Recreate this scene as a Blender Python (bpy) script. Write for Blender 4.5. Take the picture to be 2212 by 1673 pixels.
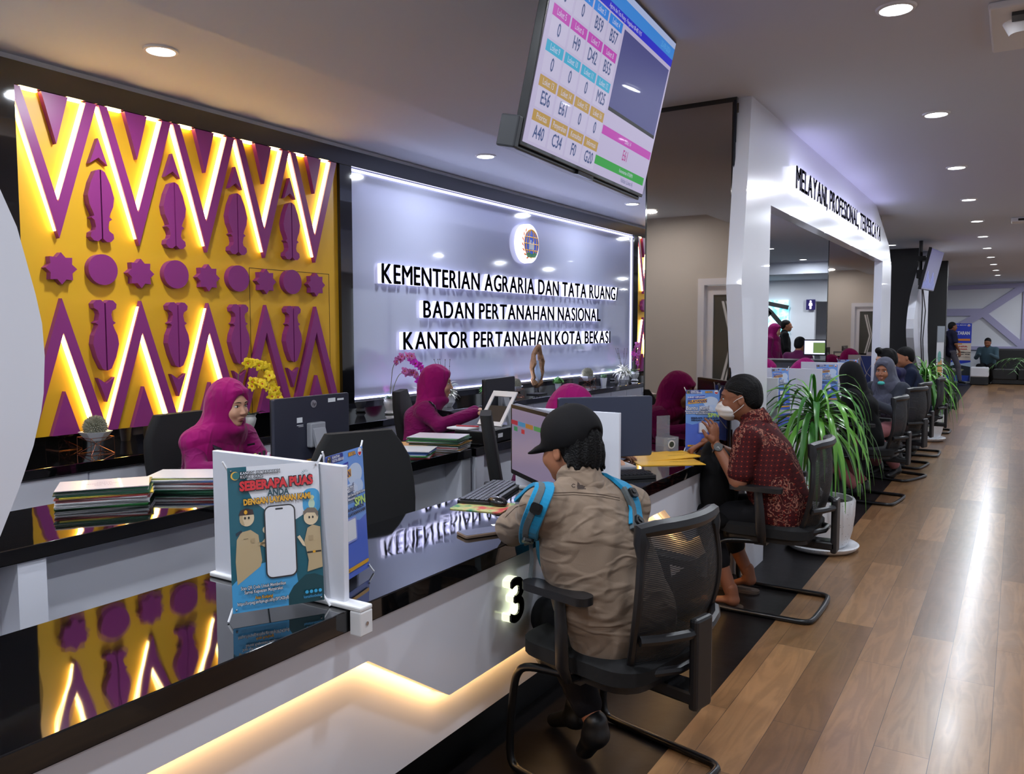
import bpy, bmesh, math, random
import numpy as np
from mathutils import Vector, Matrix, Euler, Quaternion
random.seed(7); np.random.seed(7)
sc = bpy.context.scene
for o in list(bpy.data.objects): bpy.data.objects.remove(o)
PI = math.pi
R = math.radians
# ------------------------------------------------------------------ camera
cam_d = bpy.data.cameras.new('camera'); cam = bpy.data.objects.new('camera', cam_d)
sc.collection.objects.link(cam); sc.camera = cam
cam_d.sensor_width = 36.0; cam_d.lens = 1750 / 2212 * 36.0
cam_d.clip_start = 0.05; cam_d.clip_end = 200
cam.location = (0, 0, 1.45)
PITCH = math.atan(124.5 / 1750); YAW = math.atan(1094 / math.hypot(1750, 124.5))
cam.rotation_euler = (PI / 2 - PITCH, 0, YAW)
# ------------------------------------------------------------------ world, exposure
w = bpy.data.worlds.new('World'); sc.world = w; w.use_nodes = True
w.node_tree.nodes['Background'].inputs[0].default_value = (0.78, 0.86, 1.0, 1)
w.node_tree.nodes['Background'].inputs[1].default_value = 0.75
sc.view_settings.view_transform = 'Standard'; sc.view_settings.look = 'None'
sc.view_settings.gamma = 1.0; sc.view_settings.use_curve_mapping = False
sc.view_settings.exposure = 0.2
sc.cycles.max_bounces = 7; sc.cycles.diffuse_bounces = 4; sc.cycles.glossy_bounces = 4
sc.cycles.transparent_max_bounces = 12; sc.cycles.sample_clamp_indirect = 4.0
sc.cycles.caustics_reflective = False; sc.cycles.caustics_refractive = False
# ------------------------------------------------------------------ lamps of the room, with added fill
ZC = 2.75      # hall ceiling
ZB = 2.87      # higher ceiling over the staff
def lamp(name, kind, loc, power, color=(1, 1, 1), rot=(0, 0, 0), **kw):
    d = bpy.data.lights.new(name, kind); d.energy = power; d.color = color
    for k, v in kw.items(): setattr(d, k, v)
    o = bpy.data.objects.new(name, d); o.location = loc; o.rotation_euler = rot
    sc.collection.objects.link(o); return o
HALL_Y = [-0.2, 1.75] + [3.693 + 1.9 * k for k in range(11)]
HALL = [(-0.47, y) for y in HALL_Y] + [(1.7, -.2 + 2.4 * k) for k in range(11)] + [(-2.2, 1.5), (-1.6, -.3), (-1.5, 1.4), (.7, 24.9), (2.9, 24.9), (-2.6, 23.2)]  # window-side row, near-counter and far-end lamps are added out of view to brighten
STAFF = [(-3.76, 2.65), (-3.76, 5.62), (-3.76, 0.05), (-3.76, 8.6), (-3.76, 11.6), (-3.76, 14.6), (-3.76, 17.2), (-5.6, 13.0), (-5.6, 16.4), (-2.7, 7.2), (-2.7, 12.6), (-2.7, 16.0), (-3.3, 18.9), (-5.0, 18.9), (-6.6, 18.4)]  # later entries are added to brighten the back room walls
LAMPC = (0.86, 0.92, 1.0)
for (x, y) in HALL:
    lamp('downlight_lamp', 'AREA', (x, y, ZC - 0.03), 15.0 if x < 1 else 9.0, LAMPC, shape='DISK', size=0.13)
for (x, y) in STAFF:
    lamp('downlight_lamp', 'AREA', (x, y, (2.62 if y > 17.8 else ZB) - 0.03), 18.0, LAMPC, shape='DISK', size=0.15)

# ------------------------------------------------------------------ materials
MATS = {}
def s2l(c):
    return tuple(((v / 255) / 12.92 if v / 255 <= 0.04045 else ((v / 255 + 0.055) / 1.055) ** 2.4) for v in c)
def mat(name, rgb=(200, 200, 200), rough=0.5, metal=0.0, spec=0.5, emit=0.0, ecol=None, alpha=1.0, coat=0.0, trans=0.0, bump=None, noise=None, sheen=0.0, lin=None):
    if name in MATS: return MATS[name]
    m = bpy.data.materials.new(name); m.use_nodes = True; nt = m.node_tree
    b = nt.nodes['Principled BSDF']; c = lin or s2l(rgb)
    b.inputs['Base Color'].default_value = (*c, 1); b.inputs['Roughness'].default_value = rough
    b.inputs['Metallic'].default_value = metal; b.inputs['Specular IOR Level'].default_value = spec
    b.inputs['Alpha'].default_value = alpha; b.inputs['Coat Weight'].default_value = coat
    b.inputs['Transmission Weight'].default_value = trans; b.inputs['Sheen Weight'].default_value = sheen
    if emit:
        b.inputs['Emission Color'].default_value = (*(s2l(ecol) if ecol else c), 1); b.inputs['Emission Strength'].default_value = emit
    tc = None
    if noise or bump:
        tc = nt.nodes.new('ShaderNodeTexCoord')
    if noise:   # (scale, amount)
        n = nt.nodes.new('ShaderNodeTexNoise'); n.inputs['Scale'].default_value = noise[0]; n.inputs['Detail'].default_value = 4
        nt.links.new(tc.outputs['Object'], n.inputs['Vector'])
        mx = nt.nodes.new('ShaderNodeMix'); mx.data_type = 'RGBA'
        mx.inputs[6].default_value = (*[v * (1 - noise[1]) for v in c], 1); mx.inputs[7].default_value = (*[min(1, v * (1 + noise[1])) for v in c], 1)
        nt.links.new(n.outputs['Fac'], mx.inputs[0]); nt.links.new(mx.outputs[2], b.inputs['Base Color'])
    if bump:    # (scale, strength)
        n = nt.nodes.new('ShaderNodeTexNoise'); n.inputs['Scale'].default_value = bump[0]; n.inputs['Detail'].default_value = bump[2] if len(bump) > 2 else 3
        nt.links.new(tc.outputs['Object'], n.inputs['Vector'])
        bp = nt.nodes.new('ShaderNodeBump'); bp.inputs['Strength'].default_value = bump[1]; bp.inputs['Distance'].default_value = 0.01
        nt.links.new(n.outputs['Fac'], bp.inputs['Height']); nt.links.new(bp.outputs['Normal'], b.inputs['Normal'])
    MATS[name] = m; return m

# ------------------------------------------------------------------ mesh builder
class MB:
    def __init__(s): s.v = []; s.f = []; s.m = []; s.M = Matrix.Identity(4)
    def add(s, vs, fs, m=0):
        o = len(s.v); s.v += [tuple(s.M @ Vector(p)) for p in vs]; s.f += [tuple(i + o for i in f) for f in fs]; s.m += [m] * len(fs); return s
    def box(s, x0, x1, y0, y1, z0, z1, m=0):
        vs = [(x, y, z) for z in (z0, z1) for y in (y0, y1) for x in (x0, x1)]
        return s.add(vs, [(0, 2, 3, 1), (4, 5, 7, 6), (0, 1, 5, 4), (2, 6, 7, 3), (0, 4, 6, 2), (1, 3, 7, 5)], m)
    def prism(s, poly, d0, d1, axis='x', m=0, mside=None):
        n = len(poly)
        def P(a, b, d): return {'x': (d, a, b), 'y': (a, d, b), 'z': (a, b, d)}[axis]
        vs = [P(a, b, d0) for a, b in poly] + [P(a, b, d1) for a, b in poly]
        ms = m if mside is None else mside
        o = len(s.v); s.v += [tuple(s.M @ Vector(p)) for p in vs]
        s.f += [tuple(o + n + i for i in range(n)), tuple(o + i for i in reversed(range(n)))]; s.m += [m, m]
        for i in range(n):
            j = (i + 1) % n; s.f.append((o + i, o + j, o + n + j, o + n + i)); s.m.append(ms)
        return s
    def tube(s, pts, r, seg=8, m=0, closed=False, flat=1.0, up=None):
        pts = [Vector(p) for p in pts]; n = len(pts)
        rr = r if isinstance(r, (list, tuple)) else [r] * n
        vs = []; prev = None
        for i, p in enumerate(pts):
            if closed: t = (pts[(i + 1) % n] - pts[i - 1])
            else: t = (pts[min(i + 1, n - 1)] - pts[max(i - 1, 0)])
            t.normalize()
            if prev is None:
                a = Vector(up) if up else (Vector((0, 0, 1)) if abs(t.z) < .9 else Vector((1, 0, 0)))
                u = t.cross(a).normalized()
            else: u = (prev - t * prev.dot(t)).normalized()
            w_ = t.cross(u); prev = u
            for k in range(seg):
                a = 2 * PI * k / seg; vs.append(p + u * math.cos(a) * rr[i] + w_ * math.sin(a) * rr[i] * flat)
        fs = []
        for i in range(n if closed else n - 1):
            j = (i + 1) % n
            for k in range(seg):
                l = (k + 1) % seg; fs.append((i * seg + k, i * seg + l, j * seg + l, j * seg + k))
        if not closed: fs += [tuple(reversed(range(seg))), tuple((n - 1) * seg + k for k in range(seg))]
        return s.add(vs, fs, m)
    def lathe(s, prof, c=(0, 0, 0), seg=24, m=0):
        vs = []; fs = []
        for r, z in prof:
            for k in range(seg):
                a = 2 * PI * k / seg; vs.append((c[0] + r * math.cos(a), c[1] + r * math.sin(a), c[2] + z))
        for i in range(len(prof) - 1):
            for k in range(seg):
                l = (k + 1) % seg; fs.append((i * seg + k, i * seg + l, (i + 1) * seg + l, (i + 1) * seg + k))
        fs += [tuple(reversed(range(seg))), tuple((len(prof) - 1) * seg + k for k in range(seg))]
        return s.add(vs, fs, m)
    def ball(s, c, r, seg=12, rings=8, m=0):
        if not isinstance(r, (tuple, list)): r = (r, r, r)
        prof = [(max(1e-4, math.sin(PI * i / rings)), -math.cos(PI * i / rings)) for i in range(rings + 1)]
        vs = []; fs = []
        for q, z in prof:
            for k in range(seg):
                a = 2 * PI * k / seg; vs.append((c[0] + r[0] * q * math.cos(a), c[1] + r[1] * q * math.sin(a), c[2] + r[2] * z))
        for i in range(rings):
            for k in range(seg):
                l = (k + 1) % seg; fs.append((i * seg + k, i * seg + l, (i + 1) * seg + l, (i + 1) * seg + k))
        return s.add(vs, fs, m)
    def quad(s, a, b, c, d, m=0): return s.add([a, b, c, d], [(0, 1, 2, 3)], m)
    def build(s, name, mats, parent=None, smooth=False, bevel=0.0, seg=2, loc=None, rot=None):
        me = bpy.data.meshes.new(name); me.from_pydata([tuple(p) for p in s.v], [], s.f)
        if not isinstance(mats, (list, tuple)): mats = [mats]
        for q in mats: me.materials.append(q)
        for p, k in zip(me.polygons, s.m): p.material_index = k
        bm = bmesh.new(); bm.from_mesh(me); bmesh.ops.recalc_face_normals(bm, faces=bm.faces); bm.to_mesh(me); bm.free()
        if smooth:
            me.polygons.foreach_set('use_smooth', [True] * len(me.polygons))
            try: me.set_sharp_from_angle(angle=R(42))
            except Exception: pass
        o = bpy.data.objects.new(name, me); sc.collection.objects.link(o)
        if parent is not None: o.parent = parent
        if loc: o.location = loc
        if rot: o.rotation_euler = rot
        if bevel:
            b = o.modifiers.new('bevel', 'BEVEL'); b.width = bevel; b.segments = seg; b.limit_method = 'ANGLE'; b.angle_limit = R(40)
        return o
def tag(o, label, cat, group=None, kind=None):
    o['label'] = label; o['category'] = cat
    if group: o['group'] = group
    if kind: o['kind'] = kind
    return o
def thing(name, loc, label, cat, group=None, rz=0.0):
    o = bpy.data.objects.new(name, None); o.location = loc; o.rotation_euler = (0, 0, rz); o.empty_display_size = .05
    sc.collection.objects.link(o); return tag(o, label, cat, group)
def struct(o):
    o['kind'] = 'structure'; return o
def copy_tree(o, parent=None):
    kids = list(o.children); c = o.copy(); sc.collection.objects.link(c); c.parent = parent
    for k in kids: copy_tree(k, c)
    return c
def dup(root, loc, label, rz=None, group=None):
    c = copy_tree(root); c.location = loc
    if rz is not None: c.rotation_euler = (0, 0, rz)
    c['label'] = label
    if group: c['group'] = group
    return c
def rounded(w_, h_, r, n=5, cx=0, cy=0):
    p = []
    for (sx, sy, a0) in ((1, 1, 0), (-1, 1, 90), (-1, -1, 180), (1, -1, 270)):
        for k in range(n + 1):
            a = R(a0 + 90 * k / n); p.append((cx + sx * (w_ / 2 - r) + r * math.cos(a), cy + sy * (h_ / 2 - r) + r * math.sin(a)))
    return p
RING = [1e-5]
def text_mesh(txt, size=1.0, depth=0.0, squeeze=1.0, bold=0.0, align='CENTER', shear=0.0, spacing=1.0, ring=False):
    """font outline turned into a mesh lying in x (right), z (up); depth goes to -y"""
    cu = bpy.data.curves.new('t', 'FONT'); cu.body = txt; cu.size = size; cu.extrude = depth / 2; cu.offset = 0 if ring else bold * size
    cu.align_x = align; cu.align_y = 'CENTER'; cu.resolution_u = 5 if size > .1 else 2; cu.shear = shear; cu.space_character = spacing
    o = bpy.data.objects.new('t', cu); sc.collection.objects.link(o)
    dg = bpy.context.evaluated_depsgraph_get(); me = bpy.data.meshes.new_from_object(o.evaluated_get(dg))
    vs = [(v.co.x * squeeze, -v.co.z, v.co.y) for v in me.vertices]; fs = [tuple(p.vertices) for p in me.polygons]
    bpy.data.objects.remove(o); bpy.data.curves.remove(cu); bpy.data.meshes.remove(me)
    if ring and bold > 0 and depth == 0:      # a heavier face: the outline repeated in a small ring
        q = bold * size; n = len(vs); ring = [(q * math.cos(PI * k / 4), q * math.sin(PI * k / 4)) for k in range(8)]; v0 = list(vs); f0 = list(fs)
        for i, (a, b) in enumerate(ring): vs += [(x + a, y - RING[0] * (i + 1), z + b) for x, y, z in v0]; fs += [tuple(j + n * (i + 1) for j in f) for f in f0]
    return vs, fs
def writing(name, txt, size, mtl, parent, M, squeeze=1.0, bold=0.0, align='CENTER', depth=0.0, shear=0.0, width=None):
    vs, fs = text_mesh(txt, size, depth, squeeze, bold, align, shear, ring=True)
    if width:
        xs = [v[0] for v in vs]; k = width / (max(xs) - min(xs)); vs = [(v[0] * k, v[1], v[2]) for v in vs]
    mb = MB(); mb.M = M; mb.add(vs, fs); return mb.build(name, mtl, parent)
def frame(o, ux, uz):
    """matrix whose x axis is ux and z axis is uz (writing plane), origin o; -y is towards the reader"""
    ux = Vector(ux).normalized(); uz = Vector(uz).normalized(); uy = uz.cross(ux)
    m = Matrix((ux, uy, uz)).transposed().to_4x4(); m.translation = Vector(o); return m
# ================================================================== shell
white = mat('white_paint', (226, 228, 234), .55)
lac = mat('white_lacquer', (224, 226, 236), .22, coat=.3)
beige = mat('beige_paint', (205, 198, 188), .6)
ceilm = mat('ceiling_paint', (212, 216, 228), .8)
blk = mat('black_gloss', (9, 9, 11), .06, spec=.6, coat=1.0)
blkm = mat('black_matt', (16, 16, 18), .5)

def wood_mat():
    m = bpy.data.materials.new('floor_planks'); m.use_nodes = True; nt = m.node_tree; N = nt.nodes; L = nt.links
    b = N['Principled BSDF']; tc = N.new('ShaderNodeTexCoord')
    mp = N.new('ShaderNodeMapping'); mp.inputs['Rotation'].default_value = (0, 0, PI / 2); mp.inputs['Location'].default_value = (0.12, 0.029, 0)
    L.new(tc.outputs['Object'], mp.inputs['Vector'])
    br = N.new('ShaderNodeTexBrick'); br.inputs['Scale'].default_value = 1.0; br.offset = 0.37; br.offset_frequency = 2
    br.inputs['Brick Width'].default_value = 1.21; br.inputs['Row Height'].default_value = 0.1725
    br.inputs['Mortar Size'].default_value = 0.0011; br.inputs['Mortar Smooth'].default_value = 0.2; br.inputs['Bias'].default_value = 0.0
    br.inputs['Color1'].default_value = (0, 0, 0, 1); br.inputs['Color2'].default_value = (1, 1, 1, 1); br.inputs['Mortar'].default_value = (.5, .5, .5, 1)
    L.new(mp.outputs[0], br.inputs['Vector'])
    ramp = N.new('ShaderNodeValToRGB'); e = ramp.color_ramp.elements
    e[0].color = (*s2l((112, 80, 54)), 1); e[1].color = (*s2l((160, 120, 82)), 1)
    e.new(.5).color = (*s2l((138, 103, 69)), 1)
    L.new(br.outputs['Color'], ramp.inputs[0])
    # grain stretched along the plank
    mp2 = N.new('ShaderNodeMapping'); mp2.inputs['Scale'].default_value = (9, 1.1, 1); L.new(tc.outputs['Object'], mp2.inputs['Vector'])
    off = N.new('ShaderNodeVectorMath'); off.operation = 'ADD'; L.new(mp2.outputs[0], off.inputs[0])
    sc3 = N.new('ShaderNodeVectorMath'); sc3.operation = 'SCALE'; sc3.inputs['Scale'].default_value = 13.0; L.new(br.outputs['Color'], sc3.inputs[0]); L.new(sc3.outputs[0], off.inputs[1])
    no = N.new('ShaderNodeTexNoise'); no.inputs['Scale'].default_value = 1.6; no.inputs['Detail'].default_value = 3; no.inputs['Distortion'].default_value = .8
    L.new(off.outputs[0], no.inputs['Vector'])
    wv = N.new('ShaderNodeMath'); wv.operation = 'MULTIPLY'; wv.inputs[1].default_value = 26.0; L.new(no.outputs['Fac'], wv.inputs[0])
    sn = N.new('ShaderNodeMath'); sn.operation = 'SINE'; L.new(wv.outputs[0], sn.inputs[0])
    mr = N.new('ShaderNodeMapRange'); mr.inputs['From Min'].default_value = -1; mr.inputs['To Min'].default_value = .84; mr.inputs['To Max'].default_value = 1.06
    L.new(sn.outputs[0], mr.inputs['Value'])
    mul = N.new('ShaderNodeMix'); mul.data_type = 'RGBA'; mul.blend_type = 'MULTIPLY'; mul.inputs[0].default_value = 1
    L.new(ramp.outputs[0], mul.inputs[6]); L.new(mr.outputs[0], mul.inputs[7])
    seam = N.new('ShaderNodeMix'); seam.data_type = 'RGBA'; L.new(br.outputs['Fac'], seam.inputs[0]); L.new(mul.outputs[2], seam.inputs[6]); seam.inputs[7].default_value = (*s2l((70, 50, 38)), 1)
    L.new(seam.outputs[2], b.inputs['Base Color'])
    b.inputs['Roughness'].default_value = .30; b.inputs['Coat Weight'].default_value = .22; b.inputs['Coat Roughness'].default_value = .16
    nb = N.new('ShaderNodeTexNoise'); nb.inputs['Scale'].default_value = 5; nb.inputs['Detail'].default_value = 5; L.new(tc.outputs['Object'], nb.inputs['Vector'])
    ad = N.new('ShaderNodeMath'); ad.operation = 'SUBTRACT'; L.new(nb.outputs['Fac'], ad.inputs[0]); L.new(br.outputs['Fac'], ad.inputs[1])
    bp = N.new('ShaderNodeBump'); bp.inputs['Strength'].default_value = .12; bp.inputs['Distance'].default_value = .02; L.new(ad.outputs[0], bp.inputs['Height'])
    L.new(bp.outputs[0], b.inputs['Normal']); return m
woodm = wood_mat()
darkfl = mat('dark_floor', (22, 19, 20), .36, spec=.18, bump=(9, .15), noise=(6, .25))

XR = 4.2; YF = 26.2; YN = -3.6; XL = -8.6
struct(MB().box(-0.975, XR, YN, YF, -0.1, 0).build('floor', woodm))
struct(MB().box(XL, -0.975, YN, YF, -0.1, 0).build('floor_dark_strip', darkfl))
struct(MB().box(-3.05, XR, YN, YF, ZC, 3.2).build('ceiling', ceilm))
struct(MB().box(XL, -3.05, YN, YF, ZB, 3.2).build('ceiling_staff', ceilm))
struct(MB().box(-4.8, -4.52, YN, 11.4, 0, ZB).build('wall_left', lac))
struct(MB().box(XL, -4.52, 11.4, 11.5, 0, ZB).build('wall_left_return', white))
struct(MB().box(XL - .2, XL, 11.4, YF, 0, ZB).build('wall_side', white))
struct(MB().box(XL, XR, YF, YF + .2, 0, ZB).build('wall_far', white))
# wall behind the camera with a glazed door, seen in the mirrors
wb = MB()
wb.box(-4.52, -3.42, -.85, -.7, 0, ZB); wb.box(-2.5, -1.45, -.85, -.7, 0, ZC + .12); wb.box(-3.42, -2.5, -.85, -.7, 2.08, ZB)
struct(wb.build('wall_near', beige))
struct(MB().box(-1.45, XR, YN - .2, YN, 0, ZC).build('wall_back', beige))
rim_w = mat('film_white', (220, 222, 224), .5)
d = struct(MB().box(-3.42, -3.34, -.83, -.69, 0, 2.08).box(-2.58, -2.5, -.83, -.69, 0, 2.08).box(-3.34, -2.58, -.83, -.69, 2.0, 2.08).build('door_1', lac))
MB().box(-3.34, -3.24, -.80, -.75, .02, 1.99).box(-2.68, -2.58, -.80, -.75, .02, 1.99).box(-3.24, -2.68, -.80, -.75, 1.88, 1.99).box(-3.24, -2.68, -.80, -.75, .02, .2).build('door_frame', lac, d)
MB().box(-3.24, -2.68, -.78, -.77, .2, 1.88).build('door_glass', mat('tinted_glass', (70, 74, 72), .25), d)
MB().prism([(-3.14, 1.80), (-3.11, 1.80), (-2.99, 1.30), (-3.11, .80), (-3.14, .80), (-3.02, 1.30)], -.769, -.767, 'y').prism([(-3.09, 1.80), (-3.07, 1.80), (-2.95, 1.30), (-3.07, .80), (-3.09, .80), (-2.97, 1.30)], -.769, -.767, 'y').build('glass_chevron', rim_w, d)
MB().tube([(-2.72, -.70, .8), (-2.72, -.70, 1.25)], .014).build('door_handle', mat('chrome', (200, 200, 205), .15, metal=1), d)
# right wall with its daylight windows
wr = MB()
edges = [YN] + [v for k in range(7) for v in (-2.4 + 4.1 * k, .6 + 4.1 * k)] + [YF]
wr.box(XR, XR + .2, YN, YF, 0, .55); wr.box(XR, XR + .2, YN, YF, 2.45, ZC)
for i in range(0, len(edges), 2): wr.box(XR, XR + .2, edges[i], edges[i + 1], .55, 2.45)
struct(wr.build('wall_right', white))
wf = mat('window_frame', (60, 60, 64), .4)
for k in range(7):
    y0 = -2.4 + 4.1 * k; y1 = y0 + 3.0
    struct(MB().box(XR + .05, XR + .11, y0, y0 + .05, .55, 2.45).box(XR + .05, XR + .11, y1 - .05, y1, .55, 2.45).box(XR + .05, XR + .11, y0, y1, .55, .6).box(XR + .05, XR + .11, y0, y1, 2.4, 2.45).box(XR + .05, XR + .11, (y0 + y1) / 2 - .025, (y0 + y1) / 2 + .025, .6, 2.4).build('window_%d' % (k + 1), wf))
    pl = lamp('window_portal', 'AREA', (XR + .15, (y0 + y1) / 2, 1.5), 1, rot=(0, R(90), 0), shape='RECTANGLE', size=1.9, size_y=3.0)
    pl.data.cycles.is_portal = True

# ------------------------------------------------------------------ downlights
rim = mat('light_rim', (230, 230, 232), .4); glow = mat('light_diffuser', (255, 255, 255), emit=14, ecol=(244, 250, 255))
dl = None
def downlight(x, y, z, r, label):
    global dl
    if dl is None:
        dl = thing('ceiling_light', (x, y, z), label, 'ceiling light', 'round ceiling downlights')
        MB().lathe([(.060, -.004), (.062, -.010), (.074, -.008), (.078, 0), (.07, .002)], seg=28).build('light_trim', rim, dl, smooth=True)
        MB().lathe([(.0601, -.002), (.0601, -.0045)], seg=28).build('light_diffuser', glow, dl)
        dl.scale = (r, r, 1); return dl
    c = dup(dl, (x, y, z), label); c.scale = (r, r, 1); return c
FAR = 'round recessed ceiling light in the row along the far aisle'
for (x, y) in HALL:
    if x > 0 or x < -1: lab = 'round ceiling light added on the window side as unseen fill' if x > 0 else 'round ceiling light added off the aisle as unseen fill'
    else:
        k = round((y - 3.693) / 1.9)
        lab = {0: 'largest round ceiling light at the top right, nearest of the aisle row', 1: 'second round ceiling light of the aisle row, above the lettered portal',
               2: 'third round ceiling light of the aisle row', 3: 'fourth round ceiling light of the aisle row', 10: 'last and smallest ceiling light of the aisle row by the far wall'}.get(k, FAR)
        if k < 0: lab = 'round recessed ceiling light over the near aisle'
    downlight(x, y, ZC, 1.0 if x < 0 else 1.0, lab)
for i, (x, y) in enumerate(STAFF):
    downlight(x, y, 2.62 if y > 17.8 else ZB, 1.12, ['large round ceiling light above the yellow and purple panel', 'round ceiling light in front of the lettered white wall'][i] if i < 2 else 'round ceiling light of the staff area, most of these added for brightness')
downlight(-1.705, 13.77, ZC, 1.0, 'round ceiling light beside the black column beyond the portal')
# ceiling cassette and detector
ac = thing('ceiling_cassette', (0.33, 3.95, ZC), 'white ceiling air cassette at the top right corner', 'air conditioner')
MB().box(-.48, .48, -.12, .48, -.03, 0).build('cassette_panel', rim, ac, bevel=.008)
MB().box(-.40, .40, -.05, .03, -.045, -.03).build('air_vane', mat('dark_slot', (40, 40, 42), .5), ac)
MB().lathe([(.0, -.05), (.05, -.05), (.06, -.03), (.075, 0)], c=(-.36, .1, -.03)).build('sensor', rim, ac, smooth=True)
sd = thing('ceiling_sensor', (-.02, 11.3, ZC), 'small white box on the ceiling at the right edge', 'sensor')
MB().box(-.1, .1, -.12, .12, -.05, 0).build('housing', rim, sd, bevel=.01); MB().box(-.03, .05, -.125, -.119, -.04, -.015).build('slot', blkm, sd)
# ================================================================== decorated back wall
XW = -4.5
yel = mat('mustard_panel', (226, 172, 34), .42); pur = mat('purple_board', (138, 48, 118), .38); pinkm = mat('purple_board_edge', (150, 44, 120), .4)
ledy = mat('warm_led_strip', (255, 238, 190), emit=15, ecol=(255, 222, 140)); ledw = mat('cool_led_strip', (235, 235, 255), emit=2.6, ecol=(214, 214, 255))
struct(MB().box(-4.52, -4.44, 2.06, 11.4, 2.715, 2.835).box(-4.52, -4.44, 2.06, 2.27, .86, 2.715).box(-4.52, -4.45, 4.645, 4.775, .86, 2.715).box(-4.52, -4.45, 10.26, 10.40, .86, 2.715).build('trim_1', blk))
struct(MB().box(-4.52, -4.47, 1.0, 11.4, 2.835, 2.87).build('trim_2', white))
def patterned(Y0, n, Y1, lower, label):
    t = thing('patterned_wall_panel', (XW, Y0, .865), label, 'wall panel'); I = Matrix.Translation((-XW, -Y0, -.865))
    def mk(): m = MB(); m.M = I; return m
    b = mk().box(XW - .01, XW + .02, Y0 - .02, Y1, .865, 2.715).build('backboard', yel, t)
    P = .474; f0 = XW + .02; f1 = f0 + .034; zt = 2.712; zb = .868
    def c(k): return Y0 + .207 + P * k
    for k in range(n):
        y = c(k); h = P / 2
        def cl(p): return [(min(a, Y1), z) for a, z in p]
        mk().prism(cl([(y - h + .012, zt), (y - h + .062, zt), (y, 2.14), (y + h - .06, zt), (y + h + .0, zt), (y + .0, 1.945)]), f0, f1, m=0).build('zigzag_band', pur, t)
        mk().prism(cl([(y - .068, zt), (y + .075, zt), (y + .003, 2.45)]), f0, f1).build('hanging_triangle', pur, t)
        # led strips on the left flank of each arm
        mk().prism([(y - h + .002, zt - .01), (y - h + .012, zt - .01), (y - .004, 1.985), (y - .014, 1.985)], f0, f0 + .022).build('led_strip', ledy, t)
        mk().prism([(y + h - .074, zt - .005), (y + h - .062, zt - .005), (y + .004, 2.155), (y - .006, 2.17)], f0, f0 + .022).build('led_strip', ledy, t)
        mk().prism([(y - h + .07, zt), (y - .08, zt), (y - .08, zt - .008), (y - h + .07, zt - .008)], f0, f0 + .02).prism([(y + .085, zt), (y + h - .08, zt), (y + h - .08, zt - .008), (y + .085, zt - .008)], f0, f0 + .02).build('led_strip', ledy, t)
        # lower zigzag
        mk().prism(cl([(y - h - .0, zb), (y - h + .062, zb), (y + .002, 1.43), (y + h - .06, zb), (y + h, zb), (y, 1.62)]), f0, f1).build('zigzag_band', pur, t)
        mk().prism(cl([(y - .08, zb), (y + .078, zb), (y, 1.108)]), f0, f1).build('standing_triangle', pur, t)
        if lower[k] & 1: mk().prism([(y - h + .016, zb + .02), (y - h - .0, zb + .02), (y - .012, 1.585), (y - .002, 1.585)], f0, f0 + .022).build('led_strip', ledy, t)
        if lower[k] & 2: mk().prism([(y - .006, 1.42), (y + .006, 1.43), (y + h - .062, zb + .01), (y + h - .078, zb + .01)], f0, f0 + .022).build('led_strip', ledy, t)
        if lower[k] & 4: mk().prism([(y - .085, 1.30), (y - .072, 1.30), (y - .012, 1.46), (y - .022, 1.46)], f0, f0 + .022).build('led_strip', ledy, t)
        # star
        st = []
        for q in range(16):
            a = 2 * PI * q / 16 + PI / 2; r = .087 if q % 2 == 0 else .064; st.append((y + r * math.cos(a), 1.782 + r * math.sin(a)))
        mk().prism(cl(st), f0, f1 + .008).build('star_ornament', pur, t)
        if k < n - 1:
            yc = y + P / 2 + .002
            mk().prism([(yc + .087 * math.cos(2 * PI * q / 36), 1.79 + .087 * math.sin(2 * PI * q / 36)) for q in range(36)], f0, f1 + .008).build('disc_ornament', pur, t, smooth=True)
            mk().prism([(yc, 2.527), (yc - .055, 2.379), (yc, 2.419), (yc + .052, 2.381)], f0, f1).build('arrow_ornament', pur, t)
            mk().prism([(yc, 1.032), (yc - .052, 1.174), (yc, 1.138), (yc + .052, 1.174)], f0, f1).build('arrow_ornament', pur, t)
            half = [(.004, 2.352), (.028, 2.340), (.058, 2.275), (.078, 2.20), (.070, 2.15), (.052, 2.112), (.044, 2.09), (.062, 2.078), (.044, 2.066), (.036, 2.03), (.042, 2.01), (.066, 1.995), (.070, 1.97), (.050, 1.95), (.025, 1.948), (.004, 1.965)]
            for sgn in (-1, 1):
                mk().prism([(yc + sgn * a, z) for a, z in half], f0, f1 + .012).build('spearhead_ornament', pur, t)
                lo = [(a, 1.783 - (z - 1.783)) for a, z in half]
                mk().prism([(yc + sgn * a, z) for a, z in lo], f0, f1 + .012).build('spearhead_ornament', pur, t)
    mk().box(f0, f0 + .001, Y1 - .86, Y1 - .10, 1.868, 1.872).box(f0, f0 + .001, Y1 - .86, Y1 - .856, .87, 1.87).box(f0, f0 + .001, Y1 - .104, Y1 - .10, .87, 1.87).build('hatch_seam', mat('seam', (70, 50, 20), .7), t) if n > 2 else None
    return t
patterned(2.27, 5, 4.645, [2, 3, 3, 4, 0], 'mustard yellow wall panel with purple zigzags, stars and discs, at the left')
patterned(10.40, 2, 11.35, [3, 3], 'narrow strip of yellow and purple panel beyond the lettered wall')
# real light of the led strips

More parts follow.
